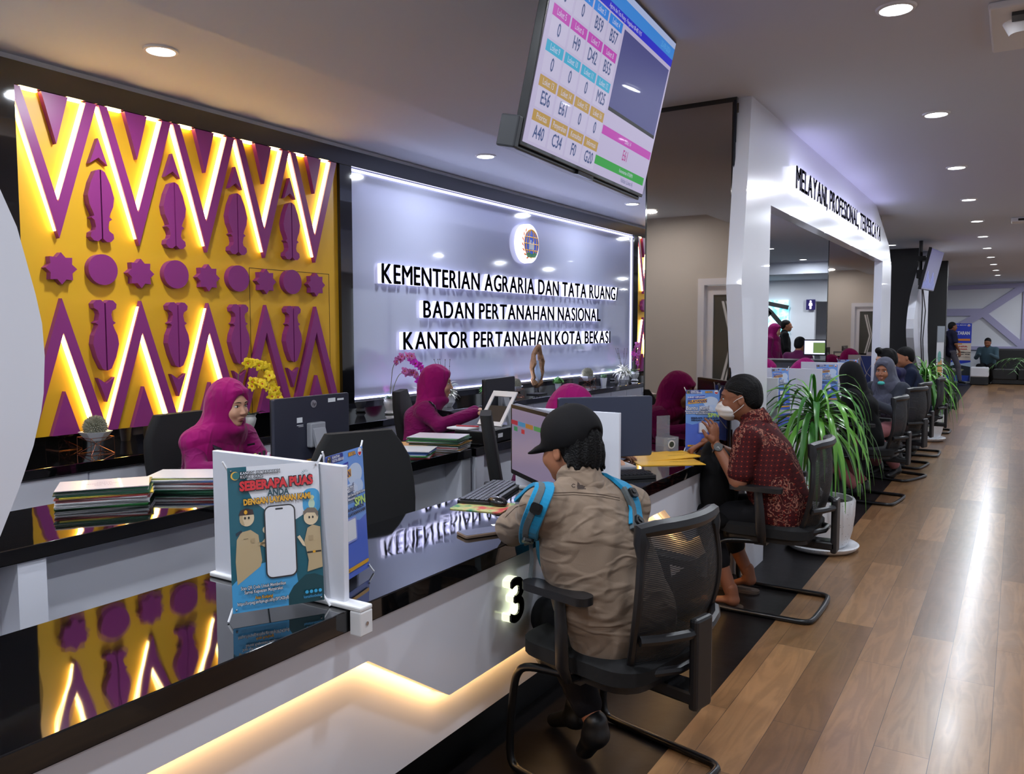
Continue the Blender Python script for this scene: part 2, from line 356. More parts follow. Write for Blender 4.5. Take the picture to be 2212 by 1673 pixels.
# ------------------------------------------------------------------ lettered wall
gl = mat('lavender_glass_panel', (176, 180, 204), .07, coat=1.0, spec=.6)
lw = thing('lettered_wall_panel', (-4.5, 4.775, .885), 'glossy pale lavender wall panel behind the illuminated letters', 'wall panel')
MB().box(0, .015, 0, 5.485, 0, 1.83).build('panel', gl, lw)
MB().box(.016, .026, .0, 5.485, 1.805, 1.822).build('led_strip', ledw, lw); MB().box(.016, .026, 0, 5.485, .004, .018).build('led_strip', ledw, lw); MB().box(.016, .026, 5.455, 5.475, .01, 1.82).build('led_strip', ledw, lw)
lamp('led_strip_lamp', 'AREA', (-4.40, 7.5, 2.70), 14, (.72, .76, 1), rot=(0, R(-38), 0), shape='RECTANGLE', size=.03, size_y=5.3)
lamp('led_strip_lamp', 'AREA', (-4.40, 7.5, .90), 14, (.72, .76, 1), rot=(0, R(-142), 0), shape='RECTANGLE', size=.03, size_y=5.3)
lface = mat('letter_face', (10, 10, 14), .15, coat=.6); ledge = mat('letter_lit_edge', (240, 240, 255), emit=1.5, ecol=(222, 222, 255))
def sign(label, rows, X, dep, facing_mats=(None, None), emit_lamp=None):
    """rows: (text, y0, y1, zlow, zhigh) on a wall facing +x"""
    zm = sum((r[3] + r[4]) / 2 for r in rows) / len(rows); ym = (rows[0][1] + rows[0][2]) / 2
    t = thing('wall_sign', (X, ym, zm), label, 'sign')
    for (txt, y0, y1, z0, z1) in rows:
        # advance widths measured from the font
        h = z1 - z0; xs = []; x = 0.0; glyphs = []
        for ch in txt:
            if ch == ' ': x += .33; continue
            vs, fs = text_mesh(ch, 1.0, 0.0, 1.0, 0.012, 'LEFT')
            a = min(v[0] for v in vs); b_ = max(v[0] for v in vs); zl = min(v[2] for v in vs); zh = max(v[2] for v in vs)
            glyphs.append((ch, x - a, (a, b_, zl, zh))); x += (b_ - a) + .10
        k = (y1 - y0) / (x - .10); vs, fs = text_mesh('H', 1.0); zH0 = min(v[2] for v in vs); zH1 = max(v[2] for v in vs); kz = h / (zH1 - zH0)
        for ch, ox, bb in glyphs:
            for (nm, mt, d0, dd) in (('letter', ledge, 0.0, dep), ('letter_face', lface, dep, .006)):
                vs, fs = text_mesh(ch, 1.0, 1.0, 1.0, 0.0, 'LEFT'); mb = MB(); bo = .022
                for sx, sz in ((-bo, 0), (0, -bo * .7), (bo, 0), (0, bo * .7), (0, 0)):
                    mb.add([(d0 + dd * (v[1] * -1 + .5), y0 - ym + (v[0] + ox + sx) * k, (v[2] + sz - zH0) * kz + z0 - zm) for v in vs], fs)
                if nm == 'letter': L_ = mb.build('letter', mt, t)
                else: mb.build('letter_face', mt, L_)
    return t
sign('three rows of glowing black letters on the lavender wall, from KEMENTERIAN to KOTA BEKASI',
     [('KEMENTERIAN AGRARIA DAN TATA RUANG/', 5.108, 9.73, 1.832, 1.988), ('BADAN PERTANAHAN NASIONAL', 5.654, 9.21, 1.555, 1.700), ('KANTOR PERTANAHAN KOTA BEKASI', 5.376, 9.50, 1.280, 1.425)], -4.485, .04)
# round emblem
em = thing('round_emblem', (-4.485, 7.44, 2.355), 'round glowing emblem with a blue and yellow globe above the letters', 'emblem')
def circ(r, n=32, cy=0, cz=0): return [(cy + r * math.cos(2 * PI * k / n), cz + r * math.sin(2 * PI * k / n)) for k in range(n)]
MB().prism(circ(.205), 0, .06).build('emblem_disc', ledge, em)
MB().prism(circ(.150, cy=.035), .062, .066).build('globe', mat('emblem_blue', (40, 84, 200), .3, emit=.35), em)
gy = mat('emblem_yellow', (245, 180, 30), .3, emit=.25); gm = MB()
for rr in (.05, .105, .148):
    gm.tube([(.067, .035 + rr * math.cos(a), .15 * math.sin(a)) for a in [2 * PI * k / 28 for k in range(28)]], .0045, 5, closed=True)
for zz in (-.07, 0, .07):
    hw = math.sqrt(.15 ** 2 - zz ** 2); gm.tube([(.068, .035 - hw, zz), (.068, .035 + hw, zz)], .0045, 5)
gm.build('globe_lines', gy, em)
wm = MB()
for k in range(7):
    a = R(125 + 20 * k); c_ = Vector((.064, .028 + .165 * math.cos(a), .165 * math.sin(a))); e_ = Vector((0, math.cos(a - .9), math.sin(a - .9))); s2 = Vector((0, -e_.z, e_.y)); wm.add([c_ - e_ * .032, c_ + s2 * .012, c_ + e_ * .032, c_ - s2 * .012, c_ + Vector((.006, 0, 0))], [(0, 1, 4), (1, 2, 4), (2, 3, 4), (3, 0, 4), (3, 2, 1, 0)])
wm.build('wheat_ears', mat('emblem_orange', (240, 130, 30), .3, emit=.25), em)
MB().prism([(-.02, -.06), (-.02, .01), (.005, .01), (.005, .04), (.03, .04), (.03, .0), (.055, .0), (.055, .025), (.08, .025), (.08, -.06)], .067, .071).build('emblem_buildings', mat('emblem_white', (240, 244, 250), .4), em)
MB().prism([(-.08, -.115), (-.02, -.09), (.04, -.11), (.1, -.088), (.15, -.1), (.11, -.14), (-.04, -.145)], .067, .071).build('emblem_ground', mat('emblem_green', (40, 160, 110), .4), em)
# ================================================================== counters
def wavy(name, rgb, rough, sc_, st, dt=1):
    return mat(name, rgb, rough, spec=.5, coat=.7, bump=(sc_, st, dt))
filmtop = wavy('black_film_top', (8, 8, 10), .03, 3.2, .30, 1)
warm = mat('warm_cove_led', (255, 200, 120), emit=7, ecol=(255, 190, 105))
plinthm = mat('plinth_black', (12, 12, 14), .3)
def counter(name, label, Y0, Y1, zig=None, xf=0.0):
    t = thing(name, (-1.65, (Y0 + Y1) / 2, 0), label, 'counter'); I = Matrix.Translation((1.65, -(Y0 + Y1) / 2, 0))
    def mk(): m = MB(); m.M = I; return m
    mk().box(-1.925, -1.372 - xf, Y0, Y1, .706, .76).build('worktop', filmtop, t, bevel=.003)
    if zig:
        zz = [(Y0, .591), (1.539, .591), (1.893, .36), (2.98, .36), (3.27, .591), (3.62, .591), (3.97, .36), (Y1, .36)]
        poly = [(Y1, .700), (Y0, .700)] + zz
        mk().prism(poly, -1.452, -1.40, 'x').build('front_panel', lac, t)
        mk().box(-1.50, -1.455, Y0, Y1, .19, .70).build('lower_panel', lac, t)
        led = mk()
        for (a, b) in zip(zz[:-1], zz[1:]):
            led.prism([(a[0], a[1] + .012), (b[0], b[1] + .012), (b[0], b[1] + .019), (a[0], a[1] + .019)], -1.4545, -1.4525, 'x')
        for (a, b) in zip(zz[:-1], zz[1:]):
            L_ = math.hypot(b[0] - a[0], b[1] - a[1]); an = math.atan2(b[1] - a[1], b[0] - a[0])
            lo = lamp('cove_lamp', 'AREA', (-1.432, (a[0] + b[0]) / 2, (a[1] + b[1]) / 2 - .004), 1.0 * L_, (1, .56, .2), shape='RECTANGLE', size=.012, size_y=L_)
            # faces down and towards the lower panel
            lo.rotation_euler = (Matrix.Rotation(an, 4, 'X') @ Matrix.Rotation(R(28), 4, 'Y')).to_euler()
    else:
        mk().box(-1.50, -1.41 - xf, Y0, Y1, .14, .70).build('front_panel', lac, t)
    mk().box(-1.62, -1.555, Y0, Y1, 0, .19).box(-1.60, -1.50, Y0, Y1, .19, .20).build('plinth', plinthm, t)
    mk().box(-1.92, -1.50, Y0, Y0 + .03, .0, .70).box(-1.92, -1.50, Y1 - .03, Y1, 0, .70).build('side_panel', lac, t)
    return t
counter('service_counter', 'long near counter with black top, zigzag amber light and a glowing number 3', -.68, 4.58, True)
counter('service_counter', 'counter inside the white portal behind the potted plants', 5.095, 9.89, xf=.028)
counter('service_counter', 'far counter beyond the white portal', 10.73, 13.15)
# number 3
n3 = thing('counter_number', (-1.398, 2.262, .492), 'glowing number 3 on the counter front beside the man in the tan jacket', 'sign')
vs, fs = text_mesh('3', .205, 1.0, 1.0, 0)
xs = [v[0] for v in vs]; zs = [v[2] for v in vs]
for nm, mt, d0, dd in (('number_body', mat('number_lit_edge', (240, 245, 225), emit=.95, ecol=(238, 244, 205)), 0, .028), ('number_face', lface, .028, .006)):
    mb = MB()
    for sx, sz in ((-.005, 0), (.005, 0), (0, .004), (0, -.004), (0, 0)): mb.add([(d0 + dd * (.5 - v[1]), v[0] - min(xs) - .075 + sx, v[2] - min(zs) + sz) for v in vs], fs)
    mb.build(nm, mt, n3)

# staff desks and credenza behind
def desk(Y0, Y1, posts, label):
    t = thing('staff_desk', (-2.94, (Y0 + Y1) / 2, 0), label, 'desk'); I = Matrix.Translation((2.94, -(Y0 + Y1) / 2, 0))
    def mk(): m = MB(); m.M = I; return m
    mk().box(-3.225, -2.655, Y0, Y1, .71, .76).build('desktop', wavy('black_desk_top', (8, 8, 10), .04, 5.0, .15), t, bevel=.003)
    mk().box(-2.80, -2.78, Y0, Y1, .03, .71).build('modesty_panel', lac, t)
    for y in posts: mk().box(-3.2, -2.665, y, y + .09, 0, .71).build('leg_panel', lac, t)
    return t
desk(.0, 3.82, (1.31, 3.73, .02), 'staff desk with black glossy top carrying the paper stacks')
desk(3.86, 6.6, (3.87, 6.5), 'second staff desk in line, in front of the lettered wall')
desk(7.2, 11.0, (7.2, 9.0, 10.9), 'far staff desk seen through the portal')
cr = thing('credenza', (-4.28, 6.2, 0), 'long low credenza with black top under the decorated wall', 'credenza'); I = Matrix.Translation((4.28, -6.2, 0))
def mkc(): m = MB(); m.M = I; return m
mkc().box(-4.515, -4.09, 1.0, 11.3, .71, .76).build('credenza_top', blk, cr, bevel=.003)
mkc().box(-4.50, -4.13, 1.0, 11.3, .02, .71).build('carcass', lac, cr)
mkc().box(-4.518, -4.49, 1.0, 11.3, .76, .866).build('backsplash', blk, cr)
k = 0
for y in [1.02 + .46 * i for i in range(22)]:
    d = mkc().box(-4.132, -4.112, y, y + .452, .06, .70).build('cabinet_door', lac, cr, bevel=.002)
    if k % 2: mkc().box(-4.112, -4.106, y + .03, y + .05, .56, .64).build('door_lock', mat('chrome', (200, 200, 205), .15, metal=1), d)
    k += 1

# ------------------------------------------------------------------ dividers
def divider(y, x0, x1, label, zt=1.115):
    t = thing('counter_divider', ((x0 + x1) / 2, y, .76), label, 'divider', 'white dividers on the counters'); h = (x1 - x0) / 2
    MB().box(-h, h - .01, -.009, .009, .012, zt - .76).build('divider_panel', lac, t, bevel=.002)
    MB().box(-h - .01, h + .055, -.022, .022, 0.001, .014).box(h + .018, h + .055, -.022, .022, -.06, .002).build('base_bracket', rim, t, bevel=.004)
    MB().lathe([(.005, 0), (.005, .002)], c=(0, 0, 0), seg=10).build('screw', mat('chrome', (200, 200, 205), .15, metal=1), t, loc=(h + .055, 0, -.03), rot=(0, R(90), 0))
    return t
divider(1.46, -1.885, -1.385, 'white divider panel on the near counter beside the teal poster')
divider(2.98, -1.835, -1.335, 'white divider panel behind the screen and the man in the cap')
divider(4.35, -2.42, -1.94, 'white divider end behind the acrylic box at the column') if False else None
divider(7.2, -1.90, -1.385, 'white divider nearest behind the foliage, inside the portal')
divider(8.72, -1.90, -1.385, 'second white divider inside the portal')
divider(5.72, -1.90, -1.385, 'white divider beside the portal jamb')
divider(11.9, -1.90, -1.385, 'white divider beyond the portal')

# ------------------------------------------------------------------ mirrored columns
mirm = mat('bronze_mirror', (172, 160, 150), .015, metal=1.0)
def column(y, label, mirror=True, x0=-1.925, x1=-1.385, dy=.17, z1=ZC):
    m0 = MB().box(x0, x1, y, y + dy, 0, z1).build('trim_column', blk if mirror else blkm)
    tag(m0, label, 'column')
    if mirror:
        MB().box(x0 + .012, x1 - .022, y - .006, y - .0005, .0, z1 - .028).build('mirror', mirm, m0)
        MB().box(x1 + .0005, x1 + .005, y + .02, y + dy - .01, .0, z1 - .03).build('mirror', mirm, m0)
        MB().tube([(x1 - .006, y - .01, .0), (x1 - .006, y - .01, z1 - .02)], .007, 8).build('edge_trim', mat('gun_metal', (60, 64, 72), .2, metal=1), m0)
    return m0
def clean(o): o.name = 'column'; return o
clean(column(4.6, 'bronze mirrored column with black edges beside the batik shirt man'))
clean(column(10.1, 'second mirrored column seen through the white portal'))
clean(column(-1.05, 'mirrored column behind the near wall end'))
clean(column(14.55, 'wide black column behind the hanging screen, beyond the portal', False, -1.93, -1.37, .2))
clean(column(17.5, 'narrow black column right of the curved white pillar', False, -1.52, -1.18, .2))

# ------------------------------------------------------------------ white portals
def portal(label, outer, hole=None, x0=-1.395, x1=-1.31, parent=None):
    """outline in (y, z); the opening is cut out by building it from convex pieces"""
    mb = MB()
    for p in outer: mb.prism(p, x0, x1, 'x')
    o = mb.build('portal_frame', lac); tag(o, label, 'portal'); return o
Lx = [(4.66, 0), (4.585, 1.2), (4.50, 1.70), (4.60, 2.32), (4.655, ZC)]
portal('white angular portal frame carrying the MELAYANI lettering', [
    [(4.70, 0), (5.085, 0), (5.085, 1.2), (4.59, 1.2)], [(4.59, 1.2), (5.085, 1.2), (5.085, 1.70), (4.497, 1.70)], [(4.497, 1.70), (5.085, 1.70), (5.085, 2.205), (4.565, 2.205)],
    [(4.565, 2.205), (5.085, 2.205), (9.90, 2.205), (10.62, 2.205), (10.36, 2.42), (9.30, ZC), (4.63, ZC)],
    [(9.90, 0), (10.58, 0), (10.70, 1.0), (10.62, 2.205), (9.90, 2.205)]])
sign('black letters with lit edges reading MELAYANI, PROFESIONAL, TERPERCAYA on the portal', [('MELAYANI, PROFESIONAL, TERPERCAYA', 5.53, 9.32, 2.372, 2.512)], -1.308, .04)
lamp('letter_lamp', 'AREA', (-1.26, 7.4, 2.50), 2.6, (.6, .56, 1), rot=(0, R(150), 0), shape='RECTANGLE', size=.08, size_y=3.7)
lamp('letter_lamp', 'AREA', (-1.25, 7.4, 2.44), .5, (.7, .7, 1), rot=(0, R(90), 0), shape='RECTANGLE', size=.08, size_y=3.7)
curve = [(.42, ZC), (.53, 2.30), (.60, 1.95), (.643, 1.661), (.665, 1.607), (.689, 1.504), (.697, 1.459), (.699, 1.408), (.695, 1.349), (.690, 1.32), (.676, 1.267), (.653, 1.206), (.621, 1.134), (.57, 1.03), (.50, .92), (.42, .82), (.36, .765)]
portal('curved white panel edge at the far left of the photo', [[(-.62, .765), (-.62, ZC)] + curve], None, -1.40, -1.31)
portal('curved white pillar with cables beyond the portal', [[(15.7, 0), (15.5, .27), (14.9, .56), (14.25, .76), (13.72, .97), (13.40, 1.15), (13.22, 1.33), (13.16, 1.46), (13.20, 1.60), (13.32, 1.77), (13.53, 1.95), (13.8, 2.10), (14.1, 2.25), (14.5, 2.44), (14.95, 2.60), (15.25, ZC), (16.0, ZC), (15.45, 2.44), (15.25, 2.0), (15.3, 1.5), (15.5, 1.07), (16.0, .6), (16.5, .0)]], None, -1.40, -1.30)

# ------------------------------------------------------------------ hanging queue screen
tv = thing('queue_screen', (-1.424, 2.3508, 2.0757), 'large queue number screen hanging from the ceiling at the top', 'screen')
th = .224; al = .0666
u = Vector((-math.sin(al), math.cos(al), 0)); nn = Vector((math.cos(al), math.sin(al), 0)); v_ = nn * math.sin(th) + Vector((0, 0, math.cos(th)))
FT = frame((0, 0, 0), u, v_)          # x along the screen, z up the screen, -y towards the reader
def mt_(): m = MB(); m.M = FT; return m
W_, H_ = 1.207, .672
mt_().box(-.012, W_ + .012, .002, .035, -.014, H_ + .012).build('bezel', mat('tv_bezel', (20, 22, 24), .25, coat=.5), tv, bevel=.003)
mt_().box(.15, W_ - .15, .035, .08, .08, .5).build('rear_housing', blkm, tv, bevel=.02)
mt_().box(-.045, -.012, .004, .075, -.03, .075).box(-.04, W_, .010, .07, -.030, -.014).build('speaker_bar', mat('tv_shell', (44, 46, 50), .3), tv, bevel=.006)
mt_().box(.47, .62, -.002, .03, -.030, -.016).build('sensor_box', blk, tv)
def scr(name, rgb, e=.55):
    return mat('screen_' + name, tuple(int(x * .35) for x in rgb), .4, spec=.2, emit=e, ecol=rgb, coat=.06)
ink = scr('ink', (62, 84, 140)); lilac = scr('lilac', (206, 196, 232)); paper_ = scr('paper', (214, 206, 238))
mt_().box(0, W_, -.0006, .002, 0, H_).build('display', lilac, tv)
def rect(u0, u1, z0, z1, mt, nm='screen_area', lay=1):
    return mt_().box(u0, u1, -.0006 - .0005 * lay, -.0006, z0, z1).build(nm, mt, tv)
rect(.0, W_, .60, .647, scr('sky', (66, 150, 240))); rect(0, W_, .570, .60, scr('blue', (44, 48, 220))); 
rect(0, W_, .647, H_, scr('pale', (190, 205, 246)))
cols = [((44, 140, 240), 'a'), ((204, 60, 190), 'b'), ((48, 180, 222), 'c'), ((198, 158, 74), 'd'), ((198, 158, 74), 'd')]
rows = [(['Loket 1', 'Loket 2', 'Loket 3', 'Loket 4'], ['0', '0', 'B59', 'B57']), (['Loket 5', 'Loket 6', 'Loket 7', 'Loket 8'], ['0', 'H9', 'D42', 'B55']),
        (['Loket 9', 'Loket 10', 'Loket 11', 'Loket 12'], ['0', '0', '0', 'M25']), (['Loket 13', 'Loket 14', 'Loket 15', 'Loket 16'], ['E56', 'E61', '0', '0']),
        (['Prioritas', 'Penyerahan', 'Konsultasi', 'Informasi'], ['A40', 'C34', 'F0', 'G20'])]
hdr = scr('white', (225, 225, 250))
def FTo(a, b, lay=3): return FT @ Matrix.Translation((a, -.0006 - .0005 * lay, b))
for r_, (hs, vs_) in enumerate(rows):
    zt = .564 - .1125 * r_
    for c_ in range(4):
        x0 = .03 + .146 * c_
        rect(x0, x0 + .132, zt - .104, zt - .036, paper_, 'queue_cell'); cell = rect(x0, x0 + .132, zt - .036, zt, scr('h' + cols[r_][1], cols[r_][0]), 'counter_header')
        writing('header_text', hs[c_], .030, hdr, cell, FTo(x0 + .066, zt - .018), squeeze=.8)
        writing('queue_number', vs_[c_], .062, ink, tv, FTo(x0 + .066, zt - .070), squeeze=.78, bold=.012)
rect(.625, 1.190, .262, .553, scr('video', (86, 88, 158), .45), 'video_window'); rect(.625, 1.19, .248, .262, scr('black', (20, 20, 30), .1), 'video_window')
rect(.612, 1.196, .154, .188, scr('hb', (204, 60, 190)), 'banner_strip'); rect(.60, 1.18, .035, .069, scr('green', (40, 170, 60)), 'banner_strip')
writing('strip_text', 'Loket 14', .026, hdr, tv, FTo(.90, .171), squeeze=.8); writing('queue_number', 'E61', .06, scr('pinktext', (190, 60, 150)), tv, FTo(.90, .115), squeeze=.75, bold=.01)
writing('strip_text', 'Kementerian ATR/BPN', .022, hdr, tv, FTo(.95, .052), squeeze=.8); writing('strip_text', 'Validasi (Loket A)', .026, ink, tv, FTo(.98, .018), squeeze=.8)
writing('strip_text', 'Agraria dan Tata Ruang - Pengaduan 08-485 1915', .022, hdr, tv, FTo(.62, .585), squeeze=.8)
writing('strip_text', '25-09-2024', .034, scr('datetext', (110, 190, 250)), tv, FTo(1.09, .622), squeeze=.8)
MB().box(-.03, .03, -.03, .03, 0, .35).build('ceiling_mount', blkm, tv, loc=(-.02, .62, .33))

# second hanging screen, far away
t2 = thing('hanging_screen', (-1.16, 13.4, 2.02), 'small angled screen on a black pole far down the hall', 'screen')
u2 = Vector((math.sin(.10), math.cos(.10), 0)); F2 = frame((0, 0, 0), u2, Vector((math.cos(.10) * .22, -math.sin(.10) * .22, 1)))
m = MB(); m.M = F2; m.box(-.45, .45, 0, .04, 0, .60).build('bezel', blkm, t2)
m = MB(); m.M = F2; m.box(-.44, .44, -.002, 0, .012, .59).build('display', mat('far_screen', (40, 38, 80), .1, emit=.16, ecol=(110, 90, 190), coat=1), t2)
m = MB(); m.M = F2
for q in range(9): m.box(-.40 + .09 * q, -.35 + .09 * q, -.0035, -.002, .03, .12 + .05 * (q * 7 % 4))
m.build('screen_bars', mat('far_screen_bars', (80, 60, 150), .1, emit=.3, ecol=(140, 170, 220)), t2)
MB().tube([(-.10, -.02, .08), (-.10, -.02, .73)], .026, 8).build('pole', blkm, t2)
MB().box(-.14, -.02, -.12, .12, .18, .30).box(-.14, -.02, -.12, .12, .43, .50).build('bracket', blkm, t2)
cb = MB().tube([(-1.24, 13.5, 2.1), (-1.27, 14.0, 1.8), (-1.285, 14.1, 1.3), (-1.285, 14.5, .7)], .008, 6).tube([(-1.23, 13.45, 2.1), (-1.27, 14.5, 1.75), (-1.285, 14.4, 1.3), (-1.285, 14.8, .6)], .008, 6).build('screen_cable', blkm)
tag(cb, 'black cables running down the curved white pillar', 'cable')
# ================================================================== chairs
chb = mat('chair_black_plastic', (20, 20, 23), .42); chf = mat('chair_fabric', (13, 13, 15), .9, bump=(500, .08)); cht = mat('chair_tube', (14, 14, 16), .3)
def mesh_mat():
    m = bpy.data.materials.new('chair_mesh'); m.use_nodes = True; nt = m.node_tree; N = nt.nodes; L = nt.links
    b = N['Principled BSDF']; b.inputs['Base Color'].default_value = (.012, .012, .014, 1); b.inputs['Roughness'].default_value = .6
    tc = N.new('ShaderNodeTexCoord'); sp = N.new('ShaderNodeSeparateXYZ'); L.new(tc.outputs['Object'], sp.inputs[0])
    mu = N.new('ShaderNodeMath'); mu.operation = 'MULTIPLY'; mu.inputs[1].default_value = 2 * PI / .0055; L.new(sp.outputs['Z'], mu.inputs[0])
    si = N.new('ShaderNodeMath'); si.operation = 'SINE'; L.new(mu.outputs[0], si.inputs[0])
    gt = N.new('ShaderNodeMath'); gt.operation = 'GREATER_THAN'; gt.inputs[1].default_value = .25; L.new(si.outputs[0], gt.inputs[0])
    ml = N.new('ShaderNodeMath'); ml.operation = 'MULTIPLY'; ml.inputs[1].default_value = .34; L.new(gt.outputs[0], ml.inputs[0])
    tr = N.new('ShaderNodeBsdfTransparent'); mx = N.new('ShaderNodeMixShader'); L.new(ml.outputs[0], mx.inputs[0]); L.new(b.outputs[0], mx.inputs[1]); L.new(tr.outputs[0], mx.inputs[2])
    L.new(mx.outputs[0], N['Material Output'].inputs[0]); return m
chm = mesh_mat()
def back_pt(u, v):
    """backrest surface, u -1..1 across, v 0..1 up; the sitter faces +y"""
    w_ = .192 + .03 * math.sin(PI * min(1, v * 1.1)) - .03 * (1 - v) ** 2
    z = .42 + .455 * v
    y = -.215 - .045 * math.sin(PI * v) - .055 * v ** 1.6 + .045 * u * u
    return Vector((u * w_, y, z))
def visitor_chair(loc, rz, label, group='black mesh visitor chairs along the counters'):
    t = thing('visitor_chair', loc, label, 'chair', group, rz)
    s = MB(); n = 10   # padded seat
    g = []
    for (zz, k) in ((.400, .92), (.412, 1.0), (.448, 1.0), (.462, .93)):
        g.append([(k * a, k * b + .005, zz + (.008 * (a / .24) ** 2 if zz > .44 else 0)) for a, b in rounded(.49, .47, .10, 5)])
    vs = [p for r_ in g for p in r_]; m_ = len(g[0]); fs = []
    for i in range(3):
        for k in range(m_): fs.append((i * m_ + k, i * m_ + (k + 1) % m_, (i + 1) * m_ + (k + 1) % m_, (i + 1) * m_ + k))
    fs += [tuple(reversed(range(m_))), tuple(3 * m_ + k for k in range(m_))]
    s.add(vs, fs); s.build('seat', chf, t, smooth=True)
    MB().prism(rounded(.44, .42, .09, 4), .380, .401, 'z').build('seat_shell', chb, t, smooth=True)
    # back mesh and frame
    mb = MB(); nu, nv = 8, 12; P = [back_pt(-1 + 2 * i / nu, j / nv) for j in range(nv + 1) for i in range(nu + 1)]
    mb.add(P, [(j * (nu + 1) + i, j * (nu + 1) + i + 1, (j + 1) * (nu + 1) + i + 1, (j + 1) * (nu + 1) + i) for j in range(nv) for i in range(nu)])
    mb.build('mesh_panel', chm, t, smooth=True)
    loop = [back_pt(1, j / nv) for j in range(nv + 1)] + [back_pt(1 - 2 * i / nu, 1) + Vector((0, -.004, .006)) for i in range(1, nu)] + [back_pt(-1, 1 - j / nv) for j in range(nv + 1)] + [back_pt(-1 + 2 * i / nu, 0) + Vector((0, 0, -.006)) for i in range(1, nu)]
    rr = [.013 + (.011 if p.z > .83 else 0) for p in loop]
    MB().tube(loop, rr, 8, closed=True).build('back_frame', chb, t, smooth=True)
    lb = [back_pt(u_, .30) + Vector((0, -.05 + .03 * abs(u_) ** 2, 0)) for u_ in (-1, -.7, -.3, 0, .3, .7, 1)]
    MB().tube(lb, .016, 8).tube([back_pt(-.9, .02) + Vector((0, -.01, 0)), back_pt(-.3, .04) + Vector((0, -.05, 0)), back_pt(.3, .04) + Vector((0, -.05, 0)), back_pt(.9, .02) + Vector((0, -.01, 0))], .014, 8).build('lumbar_support', chb, t, smooth=True)
    sp = MB()
    sp.box(-.045, .045, -.325, -.295, .32, .60); sp.box(-.045, .045, -.32, -.12, .335, .38)
    sp.build('back_spine', chb, t, bevel=.01)
    for sx in (-1, 1):
        MB().prism([(a * .8, b) for a, b in rounded(.085, .26, .035, 5)], .648, .672, 'z').build('armrest', chb, t, smooth=True, loc=(sx * .275, .02, 0))
        MB().tube([(sx * .20, -.01, .385), (sx * .262, -.012, .392), (sx * .285, -.012, .44), (sx * .278, .0, .56), (sx * .275, .01, .65)], [.016, .02, .026, .024, .02], 8, flat=.6).build('arm_support', chb, t, smooth=True)
    # cantilever sled
    r = .0135; sl = []
    for sx in (-1, 1):
        c = [(sx * .20, .02, .375), (sx * .235, .17, .375), (sx * .245, .215, .350), (sx * .245, .235, .28), (sx * .245, .25, .12), (sx * .245, .25, .05), (sx * .245, .235, .022), (sx * .245, .20, r), (sx * .245, -.18, r), (sx * .24, -.225, r), (sx * .205, -.255, r)]
        sl.append(c)
    path = [Vector(p) for p in sl[0] + list(reversed(sl[1]))]
    for _ in range(2): path = [path[0]] + [q for i in range(len(path) - 1) for q in (path[i].lerp(path[i + 1], .25), path[i].lerp(path[i + 1], .75))] + [path[-1]]
    MB().tube(path, r, 10).build('sled_base', cht, t, smooth=True)
    MB().box(-.21, .21, -.02, .04, .36, .382).build('seat_bracket', chb, t)
    return t
vc = visitor_chair((-1.07, 2.365, 0), R(77), 'black mesh visitor chair nearest the camera, under the man in the tan jacket')
dup(vc, (-1.06, 4.30, 0), 'black mesh visitor chair with the man in the batik shirt', R(90))
dup(vc, (-1.05, 7.47, 0), 'black mesh visitor chair under the person in the black headscarf', R(84))
dup(vc, (-1.02, 8.72, 0), 'black mesh visitor chair with the woman in the grey headscarf', R(72))
dup(vc, (-.98, 10.50, 0), 'black mesh visitor chair nearest in front of the second potted plant', R(90))
dup(vc, (-1.04, 9.52, 0), 'black mesh visitor chair of the person in the navy hooded top', R(82))
dup(vc, (-1.02, 12.9, 0), 'black mesh visitor chair farthest along the counters', R(90))

